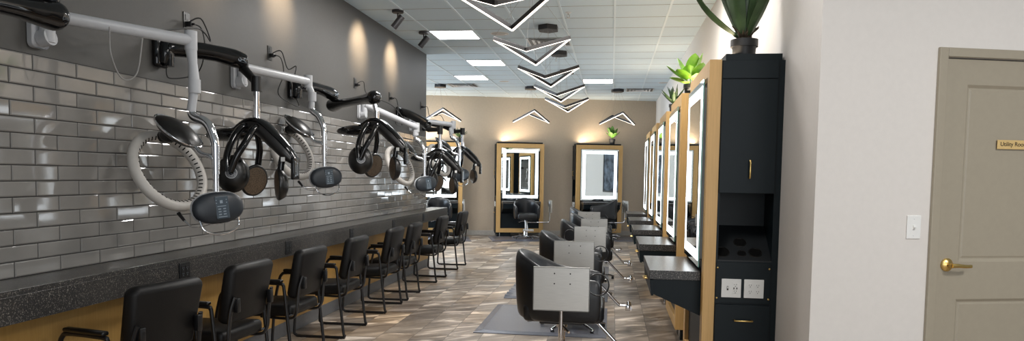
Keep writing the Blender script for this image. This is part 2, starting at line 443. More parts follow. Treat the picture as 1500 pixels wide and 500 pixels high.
def door():
    t = thing('door_1', 'taupe two-panel utility room door with a gold lever', 'door', D0, AD); t['kind'] = 'structure'
    b = MB(); y0, y1 = 0.006, 0.046
    zs = [0.01, 0.24, 0.837, 1.044, 2.004, DTOP]; xs = [DS0, DS0+0.135, DS1-0.135, DS1]
    b.box(xs[0], xs[1], y0, y1, zs[0], zs[5]); b.box(xs[2], xs[3], y0, y1, zs[0], zs[5])
    for a, c in ((0, 1), (2, 3), (4, 5)): b.box(xs[1], xs[2], y0, y1, zs[a], zs[c])
    for a, c in ((1, 2), (3, 4)):
        x0, x1, z0, z1 = xs[1], xs[2], zs[a], zs[c]; d = 0.012; w = 0.016; w2 = 0.03
        rings = []
        for ins, dep in ((0, 0), (w, d), (w+0.006, d), (w2, d-0.004)):
            rings.append([(x0+ins, y0+dep, z0+ins), (x1-ins, y0+dep, z0+ins), (x1-ins, y0+dep, z1-ins), (x0+ins, y0+dep, z1-ins)])
        vs = [[b.bm.verts.new(p) for p in r] for r in rings]
        for q in range(3):
            for i in range(4): b.bm.faces.new((vs[q][i], vs[q][(i+1) % 4], vs[q+1][(i+1) % 4], vs[q+1][i]))
        b.bm.faces.new(vs[3])
    obj('door_leaf', b, 'door', t)
    b = MB(); hx, hz = DS0+0.066, 1.028
    b.lathe([(0, -0.002), (0.036, -0.002), (0.036, 0.006), (0.026, 0.016), (0.013, 0.02), (0.012, 0.05), (0, 0.05)], 28, mat=axis_mat((0, -1, 0), (hx, 0.006, hz)))
    b.tube([(hx-0.004, -0.042, hz), (hx+0.03, -0.046, hz), (hx+0.075, -0.044, hz-0.004), (hx+0.115, -0.040, hz-0.004)], [0.013, 0.011, 0.0095, 0.009], flat=0.75, flat_axis=(0, 1, 0))
    o = obj('lever_handle', b, 'gold', t, smooth=True); o['label'] = 'gold lever handle'
    b = MB(); b.box(DS0-0.004, DS0+0.003, 0.0, 0.012, hz-0.03, hz+0.035, mi=0); obj('latch_plate', b, 'tube', t)
door()

# sign
t = thing('door_sign', 'gold plate reading Utility Room on the taupe door', 'sign', dwall(1.062, -0.006, 1.663), AD)
b = MB(); b.box(0, 0.245, -0.004, 0, 0, 0.0495, bev=0.001); obj('sign_plate', b, 'sign_gold', t)
cu = bpy.data.curves.new('sign_text', 'FONT'); cu.body = 'Utility Room'; cu.size = 0.033; cu.extrude = 0.0004; cu.space_character = 0.98
cu.materials.append(M['ink'])
tc_ = bpy.data.objects.new('text_curve', cu); COL.objects.link(tc_)
tm = bpy.data.meshes.new_from_object(tc_.evaluated_get(bpy.context.evaluated_depsgraph_get())); bpy.data.objects.remove(tc_)
to = bpy.data.objects.new('sign_text', tm); COL.objects.link(to); to.parent = t
to.location = (0.016, -0.0048, 0.0165); to.rotation_euler = (PI/2, 0, 0)

# light switch
t = thing('light_switch', 'white light switch plate on pale wall beside the door', 'light switch', dwall(0.578, 0, 1.234), AD)
b = MB(); b.box(-0.041, 0.041, -0.007, 0, -0.063, 0.063, bev=0.003); obj('cover_plate', b, 'white', t)
b = MB(); b.box(-0.006, 0.006, -0.011, -0.006, -0.013, 0.013, bev=0.001)
b.box(-0.0045, 0.0045, -0.021, -0.009, -0.002, 0.008, bev=0.001, mat=Matrix.Rotation(0.3, 4, 'X')); obj('toggle', b, 'white', t)
b = MB()
for z in (-0.045, 0.045): b.ell((0, -0.007, z), 0.0035, 0.0015, 0.0035)
obj('screw', b, 'offwhite', t)

# ------------------------------------------------------------------ granite ledge
b = MB()
CF = -2.662
b.box(XL+0.01, CF, -3.5, LEND+0.30, 0.905, 0.935, bev=0.003)
b.box(CF-0.03, CF, -3.5, LEND+0.30, 0.778, 0.906, bev=0.002)
b.box(XL+0.052, CF-0.03, LEND+0.27, LEND+0.30, 0.778, 0.906)
b.box(XL+0.052, CF-0.03, -3.5, LEND+0.27, 0.84, 0.906)
tag(obj('granite_ledge', b, 'granite'), 'long black speckled granite ledge running below the subway tile', 'counter')

def outlet_face(b, cx, cz, y, s=1.0, mi=1, horiz=False):
    """slots of one receptacle on the plane y (facing -y)"""
    for dx, dz, w, h in ((-0.0065, 0.004, 0.0022, 0.008), (0.0065, 0.004, 0.0022, 0.0065), (0, -0.0075, 0.0045, 0.0045)):
        if horiz: dx, dz, w, h = dz, dx, h, w
        b.box(cx+(dx-w/2)*s, cx+(dx+w/2)*s, y-0.0006, y+0.001, cz+(dz-h/2)*s, cz+(dz+h/2)*s, mi=mi)
names = ['behind the nearest chair', 'between the second and third chairs', 'beside the fourth chair', 'behind the sixth chair', 'nearest the far end']
for (yy, zz), nm in zip(((4.236*CF/-2.68, 0.85), (5.69, 0.852), (7.17, 0.853), (8.64, 0.855), (10.09, 0.858)), names):
    t = thing('power_outlet', f'square black power outlet in granite ledge front, {nm}', 'outlet', (CF, yy, zz), PI/2, 'outlets in the ledge front')
    b = MB(); b.box(-0.056, 0.056, -0.007, 0, -0.056, 0.056, bev=0.003); obj('cover_plate', b, 'tube', t)
    b = MB()
    for sx in (-0.022, 0.022):
        b.box(sx-0.016, sx+0.016, -0.009, -0.006, -0.034, 0.034, bev=0.001, mi=0)
        for z in (-0.018, 0.018): outlet_face(b, sx, z, -0.009, mi=1)
    obj('receptacle', b, ['satin', 'print'], t)

# ------------------------------------------------------------------ waiting chairs
def make_wait_chair(label):
    t = thing('waiting_chair', label, 'chair', group='black chairs along the granite ledge')
    # faces -x ; origin on the floor at the rear runner bend
    b = MB(); b.box(-0.50, -0.03, -0.235, 0.235, 0.385, 0.475, bev=0.032, seg=4)
    for v in b.bm.verts:
        if v.co.z > 0.44: v.co.z += 0.018*(1-((v.co.x+0.265)/0.26)**2)*(1-(v.co.y/0.26)**2)
        if v.co.x < -0.42: v.co.z -= 0.015
    b.tube([(-0.49, -0.2, 0.43), (-0.49, 0.2, 0.43)], 0.008, smooth=0)
    obj('seat', b, 'leather', t, smooth=True)
    b = MB(); b.box(-0.040, 0.040, -0.252, 0.252, -0.20, 0.20, bev=0.038, seg=4)
    for v in b.bm.verts:
        k = (v.co.z+0.2)/0.4
        v.co.y *= 0.86+0.14*k-0.10*(max(0, k-0.8)/0.2)**2
        v.co.x += 0.035*(v.co.y/0.235)**2*-1.0+0.0
        v.co.z -= 0.02*(v.co.y/0.235)**2 if k > 0.5 else 0
        if v.co.x < -0.01: v.co.x -= 0.02*math.exp(-((k-0.3)/0.25)**2)
    bmesh.ops.rotate(b.bm, verts=b.bm.verts, cent=(0, 0, 0), matrix=Matrix.Rotation(0.20, 3, 'Y'))
    bmesh.ops.translate(b.bm, verts=b.bm.verts, vec=(0.018, 0, 0.712))
    obj('backrest', b, 'leather', t, smooth=True)
    for s in (-1, 1):
        y = 0.285*s
        b = MB(); r = 0.0125
        path = [(-0.005, 0.012), (-0.03, 0.0125), (-0.40, 0.0125), (-0.452, 0.022), (-0.468, 0.07), (-0.44, 0.40), (-0.405, 0.57), (-0.38, 0.628), (-0.33, 0.645), (-0.10, 0.645), (-0.075, 0.63), (-0.065, 0.58), (-0.01, 0.08), (0.004, 0.035)]
        b.tube([(x, y, z) for x, z in path], r, seg=10, closed=True, smooth=5)
        for x in (-0.40, -0.03): b.cyl((x, y, 0.0), (x, y, 0.013), 0.012)
        obj('side_frame', b, 'tube', t, smooth=True)
        b = MB(); b.box(-0.36, -0.08, y-0.022, y+0.022, 0.655, 0.678, bev=0.010, seg=3); obj('armrest', b, 'satin', t, smooth=True)
        b = MB()
        b.tube([(-0.30, 0.20*s, 0.375), (-0.06, 0.215*s, 0.372), (0.0, 0.225*s, 0.42), (0.012, 0.225*s, 0.52), (0.025, 0.222*s, 0.62), (0.045, 0.21*s, 0.70)], [0.011]*6, seg=8, flat=1.3, flat_axis=(0, 1, 0))
        b.cyl((-0.42, 0.2*s, 0.385), (-0.40, y, 0.385), 0.010, seg=8); b.cyl((-0.045, 0.215*s, 0.40), (-0.045, y, 0.40), 0.010, seg=8)
        b.box(0.03, 0.062, 0.19*s-0.018, 0.19*s+0.018, 0.60, 0.69, bev=0.006)
        obj('back_bracket', b, 'tube', t, smooth=True)
    return t
chair_spots = [(3.50, -0.22), (4.39, -0.08), (5.36, -0.03), (6.39, 0.0), (7.58, -0.01), (8.39, 0.02), (9.81, 0.0), (11.2, -0.02)]
ordw = ['nearest chair of the row, cut off by the bottom of the picture', 'second chair of the row counted from the near end', 'third chair of the row counted from the near end',
        'fourth chair of the row counted from the near end', 'fifth chair of the row counted from the near end', 'sixth chair of the row, close behind the fifth',
        'seventh chair of the row, second from the far end', 'last chair of the row, beside the far end of the ledge']
first = None
for (y, a), w in zip(chair_spots, ordw):
    lab = f'black sled-base armchair, {w}'
    if first is None: first = make_wait_chair(lab); o = first
    else: o = dup(first, lab)
    o.location = (-2.333, y, 0); o.rotation_euler = (0, 0, a)

# ------------------------------------------------------------------ mirror stations
def make_station(label, s, group):
    """s=+1 cabinet end at local -x, s=-1 at +x ; front at y=0, wall at y=0.46"""
    fl = s < 0
    t = thing('mirror_station', label, 'styling station', group=group)
    W = 0.57
    b = MB()
    b.box(-W, -W+0.10, 0, 0.075, 0.10, 2.232, bev=0.0015); b.box(W-0.10, W, 0, 0.075, 0.10, 2.232, bev=0.0015)
    b.box(-W+0.10, W-0.10, 0, 0.075, 2.132, 2.232, bev=0.0015); b.box(-W+0.10, W-0.10, 0, 0.075, 0.10, 0.20, bev=0.0015)
    obj('wood_frame', b, 'wood', t, flip=fl)
    b = MB(); b.box(-W+0.099, W-0.099, 0.03, 0.07, 0.195, 2.135); obj('back_panel', b, 'black_lam', t, flip=fl)
    b = MB()
    nd = 0.27
    b.box(-W+nd, W, 0.075, 0.46, 0.10, 2.226); b.box(-W, -W+nd, 0.075, 0.46, 1.388, 2.226); b.box(-W, -W+nd, 0.075, 0.46, 0.06, 0.95)
    b.box(-W, -W+nd, 0.42, 0.46, 0.95, 1.388); b.box(-W, -W+nd, 0.075, 0.088, 0.95, 1.388)
    b.box(-W+0.03, -W+0.36, 0.05, 0.455, 0.0, 0.10)
    obj('cabinet', b, 'black_lam', t, flip=fl)
    ex = -W
    b = MB(); b.box(ex-0.016, ex, 0.079, 0.418, 2.112, 2.224, bev=0.0012); obj('top_panel', b, 'black_lam', t, flip=fl)
    b = MB(); b.box(ex-0.016, ex, 0.079, 0.418, 1.39, 2.106, bev=0.0012); d = obj('cabinet_door', b, 'black_lam', t, flip=fl)
    def pull(c, vert, par, ax):
        b = MB(); L = 0.054
        u = Vector((0, 0, 1)) if vert else Vector((0, 1, 0)) if ax == 'x' else Vector((1, 0, 0))
        o_ = Vector((-1, 0, 0)) if ax == 'x' else Vector((0, -1, 0))
        c = Vector(c)
        b.tube([c-u*L, c-u*L+o_*0.024, c-u*(L-0.01)+o_*0.028, c+u*(L-0.01)+o_*0.028, c+u*L+o_*0.024, c+u*L], 0.0055, seg=8, smooth=0)
        o = obj('pull_handle', b, 'gold', par, flip=fl, smooth=True); o['label'] = 'gold bar pull'
    pull((ex-0.016, 0.262, 1.54), True, d, 'x')
    b = MB(); b.box(ex-0.016, ex, 0.079, 0.418, 0.10, 0.672, bev=0.0012); d = obj('drawer', b, 'black_lam', t, flip=fl)
    pull((ex-0.016, 0.255, 0.573), False, d, 'x')
    # sloping tool shelf in the niche
    b = MB(); b.prism([(ex+0.002, 0.95), (ex+nd, 0.95), (ex+nd, 1.165), (ex+0.002, 0.958)], 1, 0.088, 0.42)
    d = obj('tool_shelf', b, 'black_gap', t, flip=fl)
    th = math.atan2(0.207, nd-0.002)
    for u, yy, r in ((0.075, 0.12, 0.046), (0.065, 0.245, 0.026), (0.075, 0.33, 0.040), (0.17, 0.245, 0.038)):
        b = MB(); mm = axis_mat((-math.sin(th), 0, math.cos(th)), (ex+0.002+u*math.cos(th), yy, 0.958+u*math.sin(th)))
        b.torus(r, 0.004, mat=mm, seg=28, rs=6, mi=0); b.lathe([(0, 0.0008), (r, 0.0008), (r, -0.001), (0, -0.001)], 28, mat=mm, mi=1)
        obj('tool_holder', b, ['satin', 'slot'], d, flip=fl)
    b = MB(); b.box(ex-0.008, ex, 0.079, 0.418, 0.682, 0.944, bev=0.001); d = obj('outlet_panel', b, 'black_lam', t, flip=fl)
    for yy in (0.088, 0.408):
        for zz in (0.712, 0.908):
            b = MB(); b.ell((ex-0.009, yy, zz), 0.004, 0.0065, 0.0065, seg=12, rings=8); obj('screw', b, 'gold', d, flip=fl, smooth=True)
    for yc, kind in ((0.176, 0), (0.316, 1)):
        b = MB(); RM = Matrix.Translation((ex-0.008, yc, 0.778)) @ Matrix.Rotation(-PI/2, 4, 'Z')
        q = MB(); q.box(-0.061, 0.061, -0.006, 0, -0.06, 0.06, bev=0.002)
        if kind:
            for sx in (-0.023, 0.023):
                for sz in (-0.02, 0.02):
                    q.lathe([(0, 0), (0.0155, 0), (0.0155, 0.0015), (0, 0.0015)], 20, mat=axis_mat((0, -1, 0), (sx, -0.006, sz))); outlet_face(q, sx, sz, -0.0076)
        else:
            k = 1 if not fl else -1
            q.box(0.025*k-0.017, 0.025*k+0.017, -0.0075, -0.005, -0.034, 0.034, bev=0.001)
            for sz in (-0.021, 0.021): outlet_face(q, 0.025*k, sz, -0.0076)
            for dx in (0.016*k, 0.034*k): q.box(dx-0.003, dx+0.003, -0.0082, -0.007, -0.006, 0.006, mi=1)
            q.box(-0.023*k-0.005, -0.023*k+0.005, -0.008, -0.005, -0.013, 0.013, mi=1); q.box(-0.023*k-0.003, -0.023*k+0.003, -0.012, -0.006, -0.001, 0.010, mi=0)
        bmesh.ops.transform(q.bm, matrix=RM, verts=q.bm.verts)
        o = obj('outlet_plate', q, ['white', 'ink'], d, flip=fl); o['label'] = 'white outlet plate'
    b = MB(); b.box(-W+0.02, W-0.02, 0.10, 0.445, 2.226, 2.27, bev=0.001); obj('top_cap', b, 'black_lam', t, flip=fl)
    # lit mirror
    b = MB(); mx, mz0, mz1 = 0.462, 0.893, 2.124; yf = -0.022
    b.box(-mx, mx, yf, yf+0.006, mz0, mz1, mi=0)
    for f in b.bm.faces:
        if f.normal.y < -0.5: f.material_index = 1
    mr = obj('mirror_glass', b, ['green_glass', 'mirror'], t, flip=fl)
    b = MB(); b.box(-mx+0.05, mx-0.05, yf+0.006, 0.03, mz0+0.05, mz1-0.05); obj('mirror_mount', b, 'offwhite', t, flip=fl)
    b = MB(); i0, i1 = 0.038, 0.106; y0, y1 = yf-0.0012, yf
    b.box(-mx+i0, -mx+i1, y0, y1, mz0+i0, mz1-i0); b.box(mx-i1, mx-i0, y0, y1, mz0+i0, mz1-i0)
    b.box(-mx+i1, mx-i1, y0, y1, mz0+i0, mz0+i1); b.box(-mx+i1, mx-i1, y0, y1, mz1-i1, mz1-i0)
    o = obj('led_border', b, 'led_cool', mr, flip=fl); o['label'] = 'glowing white border light'
    # console
    b = MB(); b.box(-0.452, 0.452, -0.335, -0.004, 0.802, 0.862, bev=0.002); ct = obj('console_top', b, 'granite', t, flip=fl)
    b = MB(); b.prism([(-0.305, 0.802), (-0.305, 0.700), (0.03, 0.553), (0.03, 0.802)], 0, -0.446, 0.446); obj('console_box', b, 'black_lam', t, flip=fl)
    b = MB(); b.prism([(-0.305, 0.798), (-0.305, 0.690), (-0.322, 0.690), (-0.331, 0.798)], 0, -0.446, 0.446, bev=0.001); d = obj('console_drawer', b, 'black_lam', t, flip=fl)
    pull((0, -0.326, 0.752), False, d, 'y')
    b = MB()
    for x in (-0.48, 0.48): b.tube([(x, 0.05, 0.11), (x, 0.05, 0.0)], 0.008, smooth=0, seg=8)
    obj('steel_foot', b, 'chrome', t, flip=fl)
    return t

def place_station(o, x, y, rz): o.location = (x, y, 0); o.rotation_euler = (0, 0, rz)
RY = [4.76, 6.63, 8.45, 10.27, 12.10]
rl = ['nearest of the right-hand row, large agave on its black cabinet', 'second of the right-hand row, under the bright green plant', 'third of the right-hand row, under the dark spiky plant',
      'fourth of the right-hand row, just beyond the spiky plant', 'last of the right-hand row, closest to the tan end wall']
st = None
for y, w in zip(RY, rl):
    lab = f'maple-framed mirror station, {w}'
    if st is None: st = make_station(lab, -1, 'stations along the right wall'); o = st
    else: o = dup(st, lab)
    place_station(o, 0.60, y+0.57, -PI/2)
fst = None
for s, w in ((2.57, 'under the small leafy potted plant on the end wall'), (0.635, 'in the middle of the tan end wall'), (-1.32, 'on the end wall, half hidden behind the hair dryers')):
    lab = f'maple-framed lit mirror station {w}'
    if fst is None: fst = make_station(lab, 1, 'stations on the tan end wall'); o = fst
    else: o = dup(fst, lab)
    p = far(s, 0.46); place_station(o, p.x, p.y, AF)

# ------------------------------------------------------------------ salon chairs
def make_salon(label, tray_ang, ring_side, group):
    t = thing('salon_chair', label, 'salon chair', group=group)
    # tub shell : U-shaped path open to +x
    b = MB(); path = []
    def rim(k):
        q = max(0.0, min(1.0, (k-0.46)/0.46)); return 0.785+0.07*k+0.112*q*q*(3-2*q)
    n = 26
    for i in range(n+1):
        u = i/n
        # arms then back
        if u < 0.28: x, y = 0.28-0.34*(u/0.28), -0.285-0.012*math.sin(PI*u/0.28); nx, ny = 0, -1
        elif u > 0.72: x, y = 0.28-0.34*((1-u)/0.28), 0.285+0.012*math.sin(PI*(1-u)/0.28); nx, ny = 0, 1
        else:
            a = -PI/2-PI*(u-0.28)/0.44; x, y = -0.06+0.265*math.cos(a), 0.285*math.sin(a); nx, ny = math.cos(a), math.sin(a)
        k = 1-abs(u-0.5)/0.5
        path.append((x, y, nx, ny, max(0, min(1, k))))
    rings = []
    for x, y, nx, ny, k in path:
        zt = rim(k); th = 0.062; z0 = 0.478
        lean = 0.015*k
        ex = 0.035*(1-k)**3
        prof = [(0.0, z0+0.05), (-0.012, z0+0.01), (-0.045, z0), (-th, z0+0.04), (-th-0.012, zt-0.12), (-th+0.002, zt-0.035), (-th/2, zt), (-0.006, zt-0.022), (0.004, zt-0.10), (0.006, z0+0.2)]
        rings.append([b.bm.verts.new((x+nx*(o+lean*(z-z0)/0.4), y+ny*(o+lean*0.6*(z-z0)/0.4), z)) for o, z in prof])
    for r0, r1 in zip(rings, rings[1:]):
        m = len(r0)
        for i in range(m): b.bm.faces.new((r0[i], r0[(i+1) % m], r1[(i+1) % m], r1[i]))
    b.bm.faces.new(rings[0]); b.bm.faces.new(rings[-1][::-1])
    bmesh.ops.recalc_face_normals(b.bm, faces=b.bm.faces)
    obj('tub_back', b, 'leather_sheen', t, smooth=True, sub=1, autos=80)
    b = MB(); b.box(-0.26, 0.30, -0.228, 0.228, 0.472, 0.60, bev=0.04, seg=4)
    for v in b.bm.verts:
        if v.co.z > 0.56: v.co.z += 0.015*(1-(v.co.y/0.24)**2)
    obj('seat_cushion', b, 'leather_sheen', t, smooth=True)
    b = MB(); b.box(-0.15, 0.15, -0.13, 0.13, 0.445, 0.478, bev=0.006); obj('seat_plate', b, 'tube', t)
    b = MB(); b.lathe([(0.026, 0.45), (0.026, 0.22), (0.046, 0.20), (0.05, 0.10), (0.06, 0.07), (0.06, 0.055)], 20); o = obj('hydraulic_column', b, 'chrome', t, smooth=True)
    b = MB(); b.tube([(0, -0.03, 0.425), (0.02, -0.10, 0.42), (0.06, -0.17, 0.40)], 0.009); b.cyl((0, 0, 0.405), (0, 0, 0.445), 0.04); obj('swivel_collar', b, 'chrome', t, smooth=True)
    for i in range(5):
        a = 2*PI*i/5+0.35
        b = MB(); c, s_ = math.cos(a), math.sin(a)
        b.tube([(0.04*c, 0.04*s_, 0.078), (0.18*c, 0.18*s_, 0.072), (0.31*c, 0.31*s_, 0.045), (0.335*c, 0.335*s_, 0.035)], [0.026, 0.022, 0.017, 0.014], flat=0.7, flat_axis=(0, 0, 1))
        b.cyl((0.315*c, 0.315*s_, 0.0), (0.315*c, 0.315*s_, 0.035), 0.02, 0.016, mi=1)
        obj('base_leg', b, ['chrome', 'tube'], t, smooth=True)
    b = MB(); b.tube([(0.12, -0.02, 0.452), (0.24, -0.02, 0.45), (0.28, -0.02, 0.42), (0.43, -0.02, 0.265), (0.46, -0.02, 0.248), (0.53, -0.02, 0.246)], 0.0125, smooth=4)
    b.cyl((0.535, -0.14, 0.246), (0.535, 0.10, 0.246), 0.026); b.box(0.50, 0.545, -0.145, -0.115, 0.22, 0.272, bev=0.004)
    obj('footrest', b, 'chrome', t, smooth=True)
    b = MB(); b.tube([(-0.05, 0.02, 0.10), (-0.30, 0.0, 0.10), (-0.41, -0.02, 0.075), (-0.43, -0.06, 0.07), (-0.41, -0.10, 0.075), (-0.30, -0.10, 0.10), (-0.05, -0.04, 0.10)], 0.007, smooth=4)
    obj('pump_pedal', b, 'chrome', t, smooth=True)
    # side tray on a bent pole
    R = Matrix.Rotation(tray_ang, 4, 'Z')
    b = MB(); b.tube([(0.0, -0.03, 0.395), (0.02, -0.42, 0.392), (0.03, -0.53, 0.40), (0.03, -0.555, 0.45), (0.03, -0.555, 0.56), (0.03, -0.555, 0.86)], 0.0125, smooth=5)
    bmesh.ops.transform(b.bm, matrix=R, verts=b.bm.verts); obj('tray_pole', b, 'chrome', t, smooth=True)
    b = MB(); x0, x1, z0, z1, y0 = -0.15, 0.208, 0.625, 0.905, -0.582
    b.box(x0, x1, y0, y0+0.004, z0, z1, bev=0.001)
    b.box(x0, x0+0.004, y0, y0+0.022, z0, z1); b.box(x1-0.004, x1, y0, y0+0.022, z0, z1); b.box(x0, x1, y0, y0+0.022, z1-0.004, z1); b.box(x0, x1, y0, y0+0.022, z0, z0+0.004)
    for dx in (-0.045, 0.055):
        for dz in (0.0, 0.065): b.lathe([(0, -0.001), (0.0045, -0.001), (0.0045, 0.001), (0, 0.001)], 10, mi=1, mat=axis_mat((0, -1, 0), (0.03+dx, y0-0.0004, 0.80+dz)))
    bmesh.ops.transform(b.bm, matrix=R, verts=b.bm.verts); tp = obj('tray_plate', b, ['steel', 'slot'], t); tp['label'] = 'brushed steel tray plate with four holes'
    b = MB(); rx = x1+0.052 if ring_side > 0 else x0-0.052
    b.torus(0.068, 0.0045, mat=axis_mat((0, -1, 0.1), (rx, y0+0.012, 0.80)), seg=32, rs=8)
    e = x1 if ring_side > 0 else x0
    b.box(min(e, e+0.012*ring_side*-1), max(e, e-0.012*ring_side), y0+0.006, y0+0.018, 0.785, 0.815)
    bmesh.ops.transform(b.bm, matrix=R, verts=b.bm.verts); obj('dryer_ring', b, 'tube', tp, smooth=True)
    return t
aisle = [(-0.33, 5.12, 0.0, 1), (-0.345, 6.96, 0.0, 1), (-0.275, 8.82, 0.03, -1), (-0.25, 10.40, 0.0, 1), (-0.36, 12.28, -0.03, 1)]
al = ['nearest to the viewer, its steel tray plate in front', 'second of the aisle row, just behind the nearest chair', 'third in the aisle, black ring left of its tray',
      'fourth of the aisle row from the near end', 'last of the aisle row, closest to the end wall']
sa = make_salon('x', 0, 1, 'salon chairs in the aisle'); sb = None
for i, ((x, y, rz, rs), w) in enumerate(zip(aisle, al)):
    lab = f'black tub salon chair, {w}'
    if i == 0: o = sa; o['label'] = lab
    elif rs < 0: o = make_salon(lab, 0, -1, 'salon chairs in the aisle')
    else: o = dup(sa, lab)
    o.location = (x, y, 0); o.rotation_euler = (0, 0, rz)
fn = math.atan2(FN.y, FN.x)
fa = make_salon('black tub salon chair facing the room from the middle end-wall station', PI, 1, 'salon chairs at the end wall')
p = far(0.69, 1.14); fa.location = (p.x, p.y, 0); fa.rotation_euler = (0, 0, fn)
p = far(-1.32, 1.14); dup(fa, 'black tub salon chair at the end wall, showing above the ledge end', (p.x, p.y, 0), fn)
fb = make_salon('black tub salon chair turned sideways below the leafy plant station', -PI/2+0.25, 1, 'salon chairs at the end wall')
p = far(2.50, 1.14); fb.location = (p.x, p.y, 0); fb.rotation_euler = (0, 0, fn-PI/2-0.15)

# ------------------------------------------------------------------ floor mats
def make_mat(label, L, Wd, wavy=False):
    t = tag(bpy.data.objects.new('floor_mat', bpy.data.meshes.new('floor_mat')), label, 'floor mat', 'black anti-fatigue floor mats')
    b = MB(); e = 0.075; h = 0.018
    n = 16
    def outline(ins, wv):
        pts = []
        x0, x1, y0, y1 = -Wd/2+ins, Wd/2-ins, -L/2+ins, L/2-ins
        for i in range(n): pts.append((x0, y1+(y0-y1)*i/n, 0))
        for i in range(n): pts.append((x0+(x1-x0)*i/n, y0, 0))
        for i in range(n): pts.append((x1, y0+(y1-y0)*i/n, 0))
        for i in range(n): pts.append((x1+(x0-x1)*i/n, y1, 0))
        if wv: pts = [(x, y, (0.016*(1+math.sin(y*2*PI/0.17)) if x < -Wd/2+0.02 and abs(y) < L/2-0.05 else 0)) for x, y, z in pts]
        return pts
    rings = []
    for ins, z, wv in ((0, 0.0, False), (0.002, 0.006, wavy), (e, h, False), (e+0.012, h-0.002, False)):
        rings.append([b.bm.verts.new((x, y, z+dz)) for x, y, dz in outline(ins, wv)])
    m = len(rings[0])
    for a, c in zip(rings, rings[1:]):
        for i in range(m): b.bm.faces.new((a[i], a[(i+1) % m], c[(i+1) % m], c[i]))
    b.bm.faces.new(rings[-1])
    bmesh.ops.recalc_face_normals(b.bm, faces=b.bm.faces)
    b.bm.to_mesh(t.data); b.bm.free(); t.data.materials.append(M['rubber']); COL.objects.link(t); return t
for (y, wv), w in zip(((7.33, False), (9.27, True), (11.1, False)), ('in the aisle under the second salon chair', 'with a buckled edge under the third salon chair', 'under the fourth aisle salon chair')):
    o = make_mat(f'black rubber floor mat {w}', 1.5, 1.24, wv); o.location = (-0.635, y, 0.0005)
for s, w in ((0.62, 'in front of the middle end-wall station'), (2.6, 'in front of the end-wall station with the leafy plant'), (-1.35, 'in front of the end-wall station beside the ledge end')):
    o = make_mat(f'dark floor mat {w}', 1.15, 1.5, False); p = far(s, 1.10, 0.0005); o.location = p; o.rotation_euler = (0, 0, AF)

